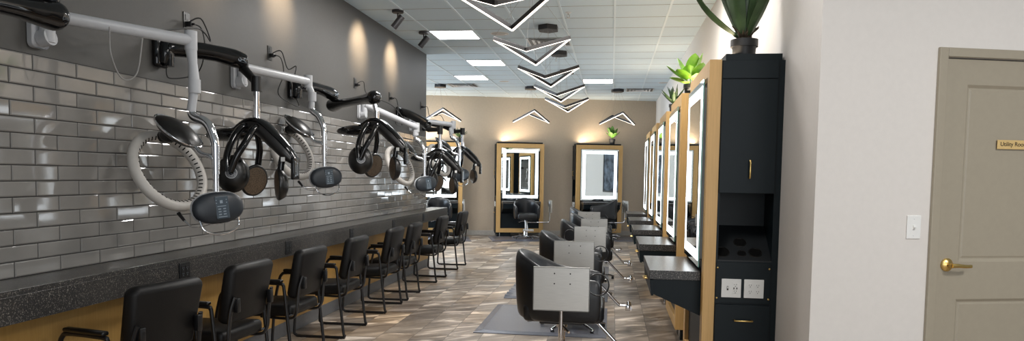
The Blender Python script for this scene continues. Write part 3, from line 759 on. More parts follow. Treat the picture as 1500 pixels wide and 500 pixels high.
# ------------------------------------------------------------------ ring hair processors (type A)
def smoothobj(*a, **k): return obj(*a, smooth=True, **k)
def ring_dryer(label, mount, tip, joint, top, org, out, flare=False, proto=None):
    """mount on wall, tip = arm end, joint = elbow under it, top = start of chrome pipe, org = pod centre (pole axis)"""
    t = thing('ring_hair_dryer', label, 'hair dryer', mount, 0, 'ring hair dryers')
    mo = Vector(mount)
    L = lambda p: Vector(p)-mo
    b = MB(); b.box(0, 0.035, -0.06, 0.06, -0.15, 0.11, bev=0.03, seg=4); b.cyl((0.035, 0.0, -0.10), (0.09, 0.0, -0.09), 0.045)
    b.cyl((0.07, 0, -0.12), (0.07, 0, 0.10), 0.036); smoothobj('wall_bracket', b, 'greyplast', t)
    a0 = Vector((0.07, 0.0, 0.02)); a1 = L(tip)
    b = MB()
    if flare: b.tube([a0, a0.lerp(a1, 0.08), a0.lerp(a1, 0.75), a1], [0.055, 0.05, 0.038, 0.05], seg=16, smooth=4, flat=0.85, flat_axis=(0, 0, 1))
    else: b.tube([a0, a1], 0.034, seg=18, smooth=0)
    smoothobj('swing_arm', b, 'greyplast', t)
    b = MB(); b.cyl(a1+Vector((0, 0, -0.055)), a1+Vector((0, 0, 0.055)), 0.036, seg=18); smoothobj('elbow', b, 'greyplast', t)
    j = L(joint); tp = L(top)
    b = MB(); b.tube([a1+Vector((0, 0, -0.05)), a1.lerp(j, 0.5), j], [0.034, 0.026, 0.034], seg=14, smooth=4); b.cyl(j+Vector((0, 0, -0.045)), j+Vector((0, 0, 0.035)), 0.036); b.cyl(j, tp+Vector((0, 0, 0.0)), 0.026)
    smoothobj('lower_link', b, 'greyplast', t)
    o = L(org)
    b = MB(); q = tp-o
    b.tube([tp, tp+Vector((0.02, 0, -0.03)), o+Vector((-0.05, 0, q.z-0.07)), o+Vector((-0.005, 0, q.z-0.17)), o+Vector((0.0, 0, q.z-0.24))], [0.024, 0.027, 0.027, 0.026, 0.026], seg=14, smooth=6)
    b.cyl(o+Vector((0, 0, q.z-0.24)), o+Vector((0, 0, 0.20)), 0.024, seg=14); b.cyl(o+Vector((0, 0, 0.21)), o+Vector((0, 0, 0.0)), 0.018, seg=14)
    smoothobj('chrome_pipe', b, 'chrome', t)
    if proto is None:
        # heater ring
        rc = Vector((-0.315, 0.02, 0.215)); rn = Vector((0.869, -0.24, 0.43)); mm = axis_mat(rn, rc, (0, 0, 1))
        b = MB(); b.torus(0.235, 0.032, mat=mm, seg=56, rs=14, mi=0)
        ns = 46
        for i in range(ns):
            a = 2*PI*i/ns
            s_ = mm @ Matrix.Rotation(a, 4, 'Z') @ Matrix.Translation((0.235, 0, 0)) @ Matrix.Rotation(-2.45, 4, 'Y')
            b.box(0.0295, 0.0328, -0.0035, 0.0035, -0.012, 0.012, mi=1, mat=s_)
        ring = obj('heater_ring', b, ['ringplast', 'slot'], t, smooth=True); ring.location = o
        # dish
        dn = Vector((0.62, -0.05, 0.78)); dm = axis_mat(dn, (-0.235, 0.0, 0.455), (0.78, 0, -0.62))
        b = MB(); b.lathe([(0, -0.055), (0.07, -0.05), (0.125, -0.03), (0.155, -0.004), (0.150, 0.003), (0.10, 0.030), (0.04, 0.042), (0, 0.044)], 36, mat=dm, sy=0.9)
        dish = obj('motor_dish', b, 'satin', t, smooth=True); dish.location = o
        b = MB(); b.torus(0.156, 0.0065, mat=dm @ Matrix.Diagonal((1, 0.9, 1, 1)), seg=44, rs=8)
        b.tube([dm @ Vector((0.15, -0.02, -0.002)), dm @ Vector((0.20, -0.02, -0.01)), (-0.02, -0.01, 0.30), (0, 0, 0.26)], [0.012, 0.015, 0.017, 0.017], seg=10)
        rim = obj('chrome_rim', b, 'chrome', dish, smooth=True)
        b = MB(); b.ell((-0.30, 0.01, 0.43), 0.06, 0.055, 0.045); b.tube([(-0.29, 0.01, 0.43), (-0.36, 0.02, 0.42)], [0.045, 0.036], smooth=0); hub = obj('ring_motor', b, 'satin', t, smooth=True); hub.location = o
        # control pod
        pn = Vector((0.72, -0.69, 0.05)); pm = axis_mat(pn, (0.03, -0.03, 0), (0, 0, 1)) @ Matrix.Rotation(0.10, 4, 'Z')
        b = MB(); b.ell((0, 0, 0), 0.094, 0.150, 0.040, pw=0.85); bmesh.ops.transform(b.bm, matrix=pm, verts=b.bm.verts)
        pod = obj('control_pod', b, 'pod', t, smooth=True); pod.location = o
        b = MB(); b.ell((0, 0, -0.022), 0.098, 0.154, 0.030, pw=0.85); bmesh.ops.transform(b.bm, matrix=pm, verts=b.bm.verts); obj('pod_shell', b, 'greyplast', pod, smooth=True)
        b = MB()
        pm2 = pm @ Matrix.Translation((0, -0.01, 0.0))
        b.box(-0.068, 0.068, -0.042, 0.036, 0.030, 0.0405, bev=0.006, mat=pm2, mi=0)
        for (x, y, w, h) in ((0.034, 0.0, 0.018, 0.016), (0.045, -0.03, 0.005, 0.005), (0.045, 0.028, 0.005, 0.005), (0.028, -0.03, 0.005, 0.005), (0.028, 0.028, 0.005, 0.005), (0.008, 0, 0.004, 0.05), (-0.008, -0.014, 0.006, 0.016), (-0.008, 0.014, 0.006, 0.016), (-0.024, -0.014, 0.006, 0.016), (-0.024, 0.014, 0.006, 0.016), (-0.04, -0.014, 0.006, 0.016), (-0.04, 0.014, 0.006, 0.016), (-0.055, 0, 0.004, 0.05)):
            b.box(x-w/2, x+w/2, y-h/2, y+h/2, 0.040, 0.0412, mat=pm2, mi=1)
        obj('keypad', b, ['panel_blue', 'print'], pod)
        b = MB(); b.tube([pm @ Vector(p) for p in ((-0.06, -0.11, 0.0), (-0.125, -0.095, 0.015), (-0.155, -0.03, 0.02), (-0.155, 0.04, 0.02), (-0.12, 0.10, 0.015), (-0.055, 0.115, 0.0))], 0.005, smooth=6, seg=8)
        h = obj('wire_handle', b, 'chrome', t, smooth=True); h.location = o
        b = MB(); b.tube([(-0.245, 0.0, -0.04), (-0.20, -0.01, -0.085)], [0.012, 0.009], smooth=0, mi=0); b.tube([(-0.20, -0.01, -0.085), (-0.16, -0.015, -0.115), (-0.13, -0.02, -0.12)], [0.006, 0.004, 0.003], mi=1); b.tube([(-0.13, -0.02, -0.12), (-0.08, -0.02, -0.115), (0.0, -0.01, -0.09)], 0.003, mi=1)
        sn = obj('sensor_probe', b, ['tube', 'chrome'], t, smooth=True); sn.location = o
        t['_'] = 1; del t['_']
    else:
        for ch in proto.children:
            nm = ch.name.split('.')[0]
            if nm in ('heater_ring', 'motor_dish', 'ring_motor', 'control_pod', 'wire_handle', 'sensor_probe'):
                c = ch.copy(); COL.objects.link(c); c.parent = t; c.location = o
                for g in ch.children: d = g.copy(); COL.objects.link(d); d.parent = c
    # power cord from the wall outlet
    oc = L(out)+Vector((0.03, 0, 0))
    b = MB(); b.tube([oc, oc+Vector((0.06, 0.04, 0.02)), oc+Vector((0.09, 0.10, -0.12)), oc.lerp(a1, 0.5)+Vector((0.02, 0.06, 0.02)), a1.lerp(a0, 0.25)+Vector((0.0, 0.03, 0.03))], 0.005, smooth=8, seg=6)
    smoothobj('power_cord', b, 'cord_black', t)
    return t
Z = 2.26
A1 = ring_dryer('grey ring hair dryer nearest the picture left edge, on a long pale arm', (XL, 3.40, 2.25), (-2.495, 4.05, 2.255), (-2.477, 4.05, 1.99), (-2.50, 4.05, 1.835), (-2.348, 4.05, 1.265), (XL, 4.743, 2.52))
ring_dryer('grey ring hair dryer between the two nearest black hooded lamp dryers', (XL, 5.38, 2.28), (-2.70, 6.2, 2.29), (-2.665, 6.2, 2.16), (-2.672, 6.2, 2.05), (-2.553, 6.2, 1.44), (XL, 5.978, 2.506), proto=A1)
ring_dryer('third grey ring hair dryer from the near end, on a white flared arm', (XL, 8.20, 2.26), (-2.365, 8.6, 2.045), (-2.375, 8.6, 1.99), (-2.386, 8.6, 1.93), (-2.264, 8.6, 1.36), (XL, 8.075, 2.513), flare=True, proto=A1)
ring_dryer('farthest ring hair dryer, mostly hidden behind the black lamp dryers', (XL, 10.38, 2.25), (-2.33, 10.5, 2.21), (-2.36, 10.5, 2.13), (-2.365, 10.5, 2.05), (-2.235, 10.5, 1.47), (XL, 10.994, 2.50), flare=False, proto=A1)
# grey junction loops on the first arm
b = MB(); b.tube([(-2.70, 3.62, 2.25), (-2.68, 3.60, 2.10), (-2.66, 3.66, 1.98), (-2.63, 3.74, 2.02), (-2.62, 3.78, 2.22)], 0.004, smooth=8, seg=6)
o = smoothobj('cable_loop', b, 'cord_grey', parent=A1); o.location = -Vector(A1.location)

# ------------------------------------------------------------------ lamp hair dryers (type B)
def lamp_disc(name, c, n, par, badge, grill, rx=0.118, up=(0, 0, 1), dz=0.05):
    mm = axis_mat(n, c, up)
    b = MB(); b.lathe([(0, dz), (rx*0.5, dz*0.92), (rx*0.85, dz*0.55), (rx, 0.0), (rx*0.97, -0.012), (rx*0.90, -0.016), (0, -0.016)], 32, mat=mm, sy=0.86)
    if badge:
        for k in range(5):
            for q in (-0.75, 0.75):
                b.box(rx*0.62, rx*0.72, q*rx*0.5+k*0.007-0.014, q*rx*0.5+k*0.007-0.0115, dz*0.5, dz*0.86, mat=mm, mi=1)
    o = obj(name, b, ['satin', 'slot'], par, smooth=True)
    if grill:
        b = MB(); b.lathe([(0, -0.022), (rx*0.6, -0.020), (rx*0.86, -0.0165), (rx*0.86, -0.015), (0, -0.015)], 28, mat=mm, sy=0.86); g = obj('lamp_grille', b, 'grille', o, smooth=True); g['label'] = 'bronze perforated lamp grille'
    if badge:
        b = MB(); mb_ = mm @ Matrix.Translation((0, 0, dz))
        for r, w in ((0.036, 0.0030), (0.027, 0.0018), (0.019, 0.0026), (0.010, 0.003)): b.torus(r, w, mat=mb_, seg=26, rs=6)
        b.lathe([(0, 0.004), (0.033, 0.0), (0.033, -0.01), (0, -0.01)], 24, mat=mb_, mi=1)
        obj('round_vent', b, ['greyplast', 'gloss'], o, smooth=True)
    return o
def lamp_body(t, o):
    """hooded body hanging at o (pivot under the pole) in t's space"""
    b = MB()
    b.tube([(-0.15, 0, -0.035), (-0.06, 0, 0.0), (0.03, 0, -0.015), (0.13, 0, -0.10), (0.22, 0, -0.19), (0.275, 0, -0.245)], [0.040, 0.060, 0.074, 0.074, 0.062, 0.034], seg=18, smooth=5, flat=0.72, flat_axis=(0.6, 0, 0.8))
    sp = obj('lamp_hood', b, 'matte_panel', t, smooth=True); sp.location = o
    b = MB()
    b.tube([(-0.16, -0.0, -0.02), (-0.06, 0, 0.035), (0.04, 0, 0.025), (0.14, 0, -0.055), (0.23, 0, -0.145), (0.285, 0, -0.225)], [0.034, 0.052, 0.062, 0.062, 0.050, 0.030], seg=16, smooth=5, flat=0.42, flat_axis=(0.6, 0, 0.8))
    b.box(0.268, 0.296, -0.045, 0.045, -0.37, -0.215, bev=0.008, seg=3)
    b.ell((0.20, -0.02, -0.105), 0.03, 0.03, 0.012, mat=Matrix.Rotation(0.75, 4, 'Y'))
    obj('glossy_cover', b, 'gloss', sp, smooth=True)
    b = MB(); b.box(0.205, 0.232, -0.058, -0.052, -0.245, -0.215, mat=Matrix.Rotation(0.0, 4, 'Y')); k_ = obj('white_tag', b, 'white', sp); k_['label'] = 'small white square tag'
    # lamp pads
    b = MB(); b.ell((0, 0, 0), 0.185, 0.115, 0.050, mat=Matrix.Rotation(-0.06, 4, 'Y')); bmesh.ops.translate(b.bm, verts=b.bm.verts, vec=(-0.215, 0.04, -0.055)); q = obj('lamp_pad', b, 'gloss', t, smooth=True); q.location = o
    q = lamp_disc('lamp_pad', (-0.100, -0.15, -0.335), (0.36, -0.93, 0.10), t, True, False, rx=0.130, dz=0.07); q.location = o
    q = lamp_disc('lamp_pad', (-0.050, 0.05, -0.380), (-0.78, 0.55, 0.30), t, False, True, rx=0.118); q.location = o
    q = lamp_disc('lamp_pad', (0.172, -0.02, -0.405), (0.80, 0.60, 0.03), t, False, True, rx=0.112, dz=0.06); q.location = o
    # yokes
    for pts in ([(-0.05, -0.04, 0.0), (-0.06, -0.11, -0.02), (-0.085, -0.18, -0.11), (-0.10, -0.225, -0.22), (-0.09, -0.235, -0.32)],
                [(0.03, -0.05, -0.01), (0.035, -0.12, -0.03), (0.01, -0.19, -0.13), (-0.03, -0.225, -0.22), (-0.07, -0.235, -0.32)],
                [(-0.02, 0.04, -0.04), (-0.03, 0.10, -0.14), (-0.05, 0.12, -0.24), (-0.065, 0.12, -0.32)],
                [(0.20, -0.01, -0.20), (0.185, -0.01, -0.26), (0.18, -0.015, -0.33)],
                [(-0.12, 0.01, -0.02), (-0.19, 0.02, -0.03), (-0.23, 0.03, -0.05)]):
        b = MB(); b.tube(pts, 0.0235, seg=12, smooth=6); y = obj('lamp_yoke', b, 'gloss', t, smooth=True); y.location = o
    b = MB(); b.tube([(-0.09, -0.02, -0.03), (-0.08, -0.10, -0.09), (-0.09, -0.11, -0.2), (-0.08, -0.05, -0.26)], 0.005, seg=6); y = obj('lamp_cable', b, 'cord_black', t, smooth=True); y.location = o

def bone(a, c, r0=0.072, rm=0.043, r1=0.070, flat=0.95):
    b = MB(); a, c = Vector(a), Vector(c); d = (c-a).normalized()
    pts = [a-d*r0*0.97, a-d*r0*0.8, a-d*r0*0.4, a, a+d*r0*1.1, a+d*r0*2.6, a.lerp(c, 0.5), c-d*r1*2.6, c-d*r1*1.1, c, c+d*r1*0.4, c+d*r1*0.8, c+d*r1*0.97]
    rs = [r0*0.2, r0*0.6, r0*0.92, r0, r0*0.86, rm*1.12, rm, rm*1.12, r1*0.86, r1, r1*0.92, r1*0.6, r1*0.2]
    b.tube(pts, rs, seg=16, smooth=4, flat=flat, flat_axis=(0, 0, 1)); return b
def lamp_dryer(label, mount, seg1, pole_top, body, fore=None, out=None, proto=None, logo=False):
    mo = Vector(mount); L = lambda p: Vector(p)-mo
    t = thing('lamp_hair_dryer', label, 'hair dryer', mount, 0, 'black lamp hair dryers')
    b = MB(); b.box(0, 0.05, -0.065, 0.065, -0.10, 0.10, bev=0.025, seg=4); b.tube([(0.05, 0, -0.07), (0.06, 0, 0.0), (0.05, 0, 0.06)], [0.04, 0.05, 0.04], seg=14); b.cyl((0.075, 0.01, -0.09), (0.075, 0.01, 0.06), 0.036)
    smoothobj('wall_bracket', b, 'gloss', t)
    e = L(seg1)
    b = MB(); s0 = Vector((0.075, 0.01, 0.03)); d = (e-s0)
    up = Vector((0, 0, 1))
    b.tube([s0-d.normalized()*0.02, s0, s0+d*0.25+up*0.015, s0+d*0.6+up*0.02, e-d*0.15+up*0.01, e, e+d.normalized()*0.02], [0.028, 0.046, 0.050, 0.048, 0.056, 0.050, 0.022], seg=16, smooth=4, flat=1.15, flat_axis=(0, 0, 1))
    ua = smoothobj('upper_arm', b, 'gloss', t)
    if logo:
        b = MB(); sd = d.cross(up).normalized(); c = e-d*0.06+up*0.0+sd*0.052
        dn = d.normalized()
        b.torus(0.011, 0.003, mat=axis_mat(sd, c-dn*0.028), seg=16, rs=6); b.tube([c-dn*0.02, c+dn*0.0, c+dn*0.02+up*0.014], 0.003, smooth=0, seg=6); b.tube([c, c+dn*0.022-up*0.014], 0.003, smooth=0, seg=6)
        obj('arm_mark', b, 'print', ua)
    pt = L(pole_top)
    if fore is not None:
        f0 = L(fore); b = bone(f0, pt); b.cyl(e+Vector((0, 0, 0.02)), f0+Vector((0, 0, -0.01)), 0.03); smoothobj('forearm', b, 'gloss', t)
    else:
        b = MB(); b.cyl(pt+Vector((0, 0, -0.06)), pt+Vector((0, 0, 0.045)), 0.036, seg=18); b.tube([pt+Vector((0, 0, 0)), pt.lerp(e, 0.6)+Vector((0, 0, -0.03)), e+Vector((0, 0, -0.05))], [0.026, 0.03, 0.034], seg=12); b.cyl(e+Vector((0, 0, -0.07)), e+Vector((0, 0, 0.0)), 0.034); smoothobj('forearm', b, 'satin', t)
    o = L(body)
    b = MB(); b.cyl(pt+Vector((0, 0, -0.04)), o+Vector((0, 0, 0.11)), 0.0215); b.cyl(o+Vector((0, 0, 0.12)), o+Vector((0, 0, 0.0)), 0.026); smoothobj('chrome_pole', b, 'chrome', t)
    if proto is None: lamp_body(t, o)
    else:
        for ch in proto.children:
            nm = ch.name.split('.')[0]
            if nm in ('lamp_hood', 'lamp_pad', 'lamp_yoke', 'lamp_cable'):
                c = ch.copy(); COL.objects.link(c); c.parent = t; c.location = o
                for g in ch.children: d_ = g.copy(); COL.objects.link(d_); d_.parent = c
    if out is not None:
        oc = L(out)+Vector((0.03, 0, 0))
        b = MB(); b.tube([oc, oc+Vector((0.05, 0.05, -0.02)), oc+Vector((0.07, 0.06, -0.16)), oc+Vector((0.06, -0.02, -0.34)), Vector((0.05, 0.06, -0.16)), Vector((0.05, 0.02, -0.09))], 0.0045, smooth=8, seg=6)
        smoothobj('power_cord', b, 'cord_black', t)
    return t
B1 = lamp_dryer('black four-lamp hair dryer with a pale mark on its arm, beside the nearest ring dryer', (XL, 4.41, 2.25), (-2.607, 4.88, 2.262), (-2.47, 4.80, 2.10), (-2.472, 4.80, 1.80), logo=True, out=(XL, 4.743, 2.50))
lamp_dryer('black four-lamp hair dryer on a bone-shaped arm, second in the row', (XL, 6.38, 2.25), (-2.803, 7.07, 2.265), (-2.195, 6.50, 2.18), (-2.168, 6.50, 1.935), fore=(-2.815, 7.07, 2.165), proto=B1, logo=True, out=(XL, 5.978, 2.49))
lamp_dryer('black four-lamp hair dryer beside the white-armed ring dryer', (XL, 9.72, 2.30), (-2.35, 9.10, 2.10), (-2.169, 9.0, 2.045), (-2.166, 9.0, 1.745), proto=B1, out=(XL, 9.393, 2.49))
lamp_dryer('farthest black lamp hair dryer, in front of the tan end wall', (XL, 11.12, 2.25), (-2.45, 11.05, 2.19), (-2.295, 11.0, 2.15), (-2.292, 11.0, 1.86), proto=B1)
lamp_dryer('glossy black dryer arm reaching in from the upper left corner', (XL, 2.42, 2.28), (-2.51, 3.0, 2.305), (-2.58, 2.12, 2.15), (-2.58, 2.12, 1.87), fore=(-2.52, 3.0, 2.175), proto=B1)

# wall outlets above the tile
ol = ['above the nearest ring dryer arm', 'right of the first mark-bearing black arm', 'above the bone-shaped black arm', 'above the third black lamp dryer', 'close to the far end of the dark wall']
for (yy, zz), w in zip(((4.743, 2.52), (5.978, 2.506), (8.075, 2.513), (9.393, 2.50), (10.994, 2.536)), ol):
    t = thing('wall_outlet', f'black wall outlet with a plug, {w}', 'outlet', (XL, yy, zz), PI/2, 'outlets on the dark wall')
    b = MB(); b.box(-0.038, 0.038, -0.006, 0, -0.06, 0.06, bev=0.002); b.box(-0.017, 0.017, -0.008, -0.004, 0.004, 0.044, bev=0.001); b.box(-0.017, 0.017, -0.008, -0.004, -0.044, -0.004, bev=0.001); obj('cover_plate', b, 'satin', t)
    b = MB(); b.box(-0.016, 0.016, -0.045, -0.006, -0.036, -0.004, bev=0.005); b.cyl((0, -0.04, -0.02), (0, -0.065, -0.022), 0.009, 0.006); obj('plug', b, 'tube', t, smooth=True)

# ------------------------------------------------------------------ ceiling things
for i, ((x, y), w) in enumerate(zip([(-2.447, 9.42), (-2.447, 11.859), (-3.0566, 13.687), (-0.6184, 14.297)], ['nearest the two black spotlights', 'second of the left row', 'farthest of the left row', 'right of the chevron pendants'])):
    t = thing('ceiling_light', f'square white ceiling light panel, {w}', 'ceiling light', (x+TW/2, y+TW/2, CEIL), 0, 'ceiling light panels')
    b = MB(); a = TW/2-0.004; c = a-0.018
    for bx in ((-a, -c, -a, a), (c, a, -a, a), (-c, c, -a, -c), (-c, c, c, a)): b.box(*bx, -0.010, 0.0)
    obj('panel_frame', b, 'offwhite', t)
    b = MB(); b.box(-c, c, -c, c, -0.006, -0.001); o = obj('diffuser', b, 'troffer', t); o['label'] = 'glowing white diffuser'

def chevron(label, loc, rz, zr, zt, canopy, group):
    t = thing('chevron_pendant', label, 'pendant light', (loc[0], loc[1], 0), rz, group)
    hw, hl = 0.385, 0.44
    A, C_, Bf, Dn = Vector((-hw, 0, zt)), Vector((hw, 0, zt)), Vector((0, hl, zr)), Vector((0, -hl, zr))
    h, w = 0.036, 0.026
    for p, q in ((A, Dn), (Dn, C_), (A, Bf), (Bf, C_)):
        d = (q-p).normalized(); side = Vector((0, 0, 1)).cross(d).normalized(); nz = d.cross(side).normalized()
        m = Matrix((d, side, nz)).transposed().to_4x4(); m.translation = (p+q)/2
        Ln = (q-p).length/2+0.008
        b = MB(); b.box(-Ln, Ln, -w/2, w/2, 0, h, bev=0.001, mat=m); br = obj('light_bar', b, 'bar_black', t)
        b = MB(); b.box(-Ln+0.004, Ln-0.004, -w/2+0.003, w/2-0.003, -0.004, 0.0005, mat=m); o = obj('led_strip', b, 'led_bar', br); o['label'] = 'glowing warm white strip'
    Rz = Matrix.Rotation(-rz, 3, 'Z')
    cp = Rz @ (Vector((canopy[0], canopy[1], 0))-Vector((loc[0], loc[1], 0)))
    b = MB(); k = 0.14
    b.prism([(cp.x+k*x, cp.y+k*1.15*y) for x, y in ((-0.85, -0.5), (0, -1), (0.85, -0.5), (0.85, 0.5), (0, 1), (-0.85, 0.5))], 2, CEIL-0.062, CEIL, bev=0.004)
    obj('ceiling_canopy', b, 'bar_black', t)
    for p in (A, C_, Bf, Dn):
        b = MB(); b.tube([(cp.x+0.05*(1 if p.x > 0 else -1 if p.x < 0 else 0), cp.y+0.04*(1 if p.y > 0 else -1), CEIL-0.06), p+Vector((0, 0, h))], 0.0013, seg=5, smooth=0); obj('suspension_cable', b, 'cord_grey', t)
    return t
cl = ['nearest of five over the aisle', 'second from the near end over the aisle', 'third of the five over the aisle', 'fourth of the five over the aisle', 'last and lowest of the aisle row']
for y, cy, w in zip((5.54, 7.42, 9.37, 11.32, 13.2), (5.40, 7.32, 9.25, 11.17, 13.1), cl):
    chevron(f'black V-shaped chevron pendant with glowing edge, {w}', (-0.84, y), 0.0, 2.672, 2.862, (-0.84, cy), 'chevron pendants over the aisle')
for (x, y, cx, cy), w in zip(((-3.60, 15.15, -3.64, 15.09), (-1.74, 15.52, -1.754, 15.48), (0.09, 16.02, 0.082, 16.0)), ('behind the dryers at the end wall', 'above the middle end-wall station', 'above the leafy plant on the end wall')):
    chevron(f'roof-shaped chevron pendant with drooping glowing arms {w}', (x, y), AF, 2.82, 2.61, (cx, cy), 'roof-shaped pendants by the end wall')

def spotlight(label, x, y):
    t = thing('ceiling_spotlight', label, 'spotlight', (x, y, CEIL), 0, 'black ceiling spotlights')
    b = MB(); b.lathe([(0, 0), (0.068, 0), (0.068, -0.026), (0.062, -0.032), (0, -0.032)], 28); obj('ceiling_mount', b, 'bar_black', t, smooth=True)
    b = MB(); b.cyl((0, 0, -0.03), (0, 0, -0.10), 0.009); obj('stem', b, 'bar_black', t, smooth=True)
    d = Vector((-0.62, -0.05, -0.78)).normalized(); c = Vector((0.0, 0, -0.135))
    b = MB(); b.lathe([(0, -0.085), (0.036, -0.085), (0.038, -0.08), (0.038, 0.082), (0.033, 0.082), (0.031, 0.068), (0, 0.068)], 24, mat=axis_mat(d, c)); cn = obj('lamp_can', b, 'bar_black', t, smooth=True)
    b = MB(); b.lathe([(0, 0.070), (0.030, 0.070), (0.030, 0.069), (0, 0.069)], 20, mat=axis_mat(d, c)); obj('lens', b, 'led_lens', cn)
    return Vector((x, y, CEIL))+c+d*0.09, d
SP = [spotlight('black ceiling spotlight nearest the left picture edge, over the dark wall', -2.50, 8.25), spotlight('black ceiling spotlight touching the nearest light panel', -2.52, 9.50)]

def vent(label, x, y):
    t = thing('air_vent', label, 'vent', (x, y, CEIL), 0, 'square ceiling air diffusers')
    b = MB()
    for k, (a, z) in enumerate(((0.295, -0.004), (0.225, -0.012), (0.155, -0.012), (0.085, -0.012))):
        c = a-0.03
        for s in (0, 1, 2, 3):
            m = Matrix.Rotation(s*PI/2, 4, 'Z')
            b.prism([(-a, z-0.008), (-a+0.006, z-0.008), (-c, z+0.010), (-c-0.006, z+0.010)], 1, -a, a, mat=m)
    obj('louvre_rings', b, 'offwhite', t)
    b = MB(); b.box(-0.28, 0.28, -0.28, 0.28, -0.0035, -0.001); obj('dark_backing', b, 'frame_grey', t)
vent('square white air diffuser beside the second chevron pendant', -0.92, 10.33)
vent('square white air diffuser near the end wall above the dryers', -3.17, 15.2)
vent('square white air diffuser near the end wall, right of the pendants', 0.56, 16.1)
def speaker(label, x, y, r=0.12):
    t = thing('ceiling_speaker', label, 'speaker', (x, y, CEIL), 0, 'round ceiling speakers')
    b = MB(); b.torus(r, 0.008, seg=36, rs=8, ez=0.6); obj('speaker_rim', b, 'offwhite', t, smooth=True)
    b = MB(); b.lathe([(0, -0.006), (r*0.7, -0.006), (r, -0.002), (r, -0.001), (0, -0.001)], 36); obj('speaker_grille', b, 'base_far', t, smooth=True)
speaker('round ceiling speaker behind the nearest chevron pendant', -1.53, 9.70)
speaker('round ceiling speaker above the leftmost station plants', 0.98, 14.9, 0.10)
speaker('round ceiling speaker left of the third chevron pendant', -2.2, 14.6, 0.10)
def sprinkler(label, x, y):
    t = thing('fire_sprinkler', label, 'sprinkler', (x, y, CEIL), 0, 'ceiling fire sprinklers')
    b = MB(); b.lathe([(0, 0), (0.035, 0), (0.033, -0.008), (0.012, -0.014), (0, -0.014)], 20); obj('escutcheon', b, 'offwhite', t, smooth=True)
    b = MB(); b.cyl((0, 0, -0.012), (0, 0, -0.03), 0.009); b.tube([(-0.009, 0, -0.03), (-0.016, 0, -0.045), (0, 0, -0.062), (0.016, 0, -0.045), (0.009, 0, -0.03)], 0.003, smooth=4, seg=6); b.lathe([(0, -0.06), (0.02, -0.062), (0.02, -0.065), (0, -0.065)], 16); obj('sprinkler_head', b, 'steel', t, smooth=True)
sprinkler('small fire sprinkler just in front of the hexagon canopy nearest the viewer', -0.54, 8.5)
sprinkler('small fire sprinkler beside the second chevron pendant', -0.92, 11.65)
b = MB(); b.ell((0, 0, 0), 0.06, 0.06, 0.05); b.lathe([(0, 0), (0.065, 0), (0.065, -0.012), (0, -0.012)], 24)
o = smoothobj('smoke_detector', b, 'offwhite'); o.location = (-4.2, 14.9, CEIL-0.001); tag(o, 'small round smoke detector beside the dark wall corner', 'smoke detector')

# ------------------------------------------------------------------ plants
def pot(t, r, h, z0=0.0, band=True):
    b = MB(); b.lathe([(0, z0), (r*0.80, z0), (r*0.86, z0+h*0.5), (r*0.90, z0+h*0.62), (r*1.0, z0+h*0.62), (r*1.0, z0+h), (r*0.93, z0+h), (r*0.92, z0+h*0.9), (0, z0+h*0.9)], 28); obj('pot', b, 'pot', t, smooth=True, autos=30)
    b = MB(); b.lathe([(0, z0+h*0.93), (r*0.9, z0+h*0.91), (r*0.9, z0+h*0.88), (0, z0+h*0.88)], 20); obj('soil', b, 'soil', t)
TOPZ = 2.27
# big agave
t = thing('potted_agave', 'large dark green agave in a black pot on the tall black cabinet', 'plant', (0.846, 5.0, TOPZ))
pot(t, 0.088, 0.125)
rr = random.Random(5)
spec = [(-2.95, 0.34, 0.40, 0.085), (-1.1, 0.28, 0.42, 0.085), (-2.3, 0.14, 0.55, 0.11), (-0.9, 0.12, 0.55, 0.11), (-1.55, 0.05, 0.52, 0.12), (1.4, 0.12, 0.55, 0.10), (2.5, 0.20, 0.5, 0.10), (0.6, 0.10, 0.5, 0.10), (3.1, 0.14, 0.6, 0.09), (0.1, 0.07, 0.55, 0.09)]
for a, out_, up_, w in spec:
    b = MB(); d = Vector((math.cos(a), math.sin(a), 0)); p0 = d*0.035+Vector((0, 0, 0.13))
    p1 = d*(0.035+out_)+Vector((0, 0, 0.13+up_))
    b.leaf(p0, p1, w, -d+Vector((0, 0, 0.4)), sag=-0.14 if out_ > 0.3 else -0.05, fold=0.22, n=10, wide_at=0.42, point=0.75, thick=0.006); obj('leaf', b, 'agave', t, smooth=True, autos=70)
b = MB()
for i in range(16):
    a = 2*PI*i/16+rr.uniform(-.2, .2); z = 0.13+rr.uniform(0, 0.05); d = Vector((math.cos(a), math.sin(a), 0)); b.tube([d*0.03+Vector((0, 0, z)), d*0.055+Vector((0, 0, z+0.01)), d*0.09+Vector((0, 0, z+0.035))], [0.010, 0.008, 0.003], seg=6, smooth=3)
b.tube([(0, 0, 0.10), (0, 0, 0.22)], [0.05, 0.045], smooth=0)
obj('trunk', b, 'husk', t, smooth=True)
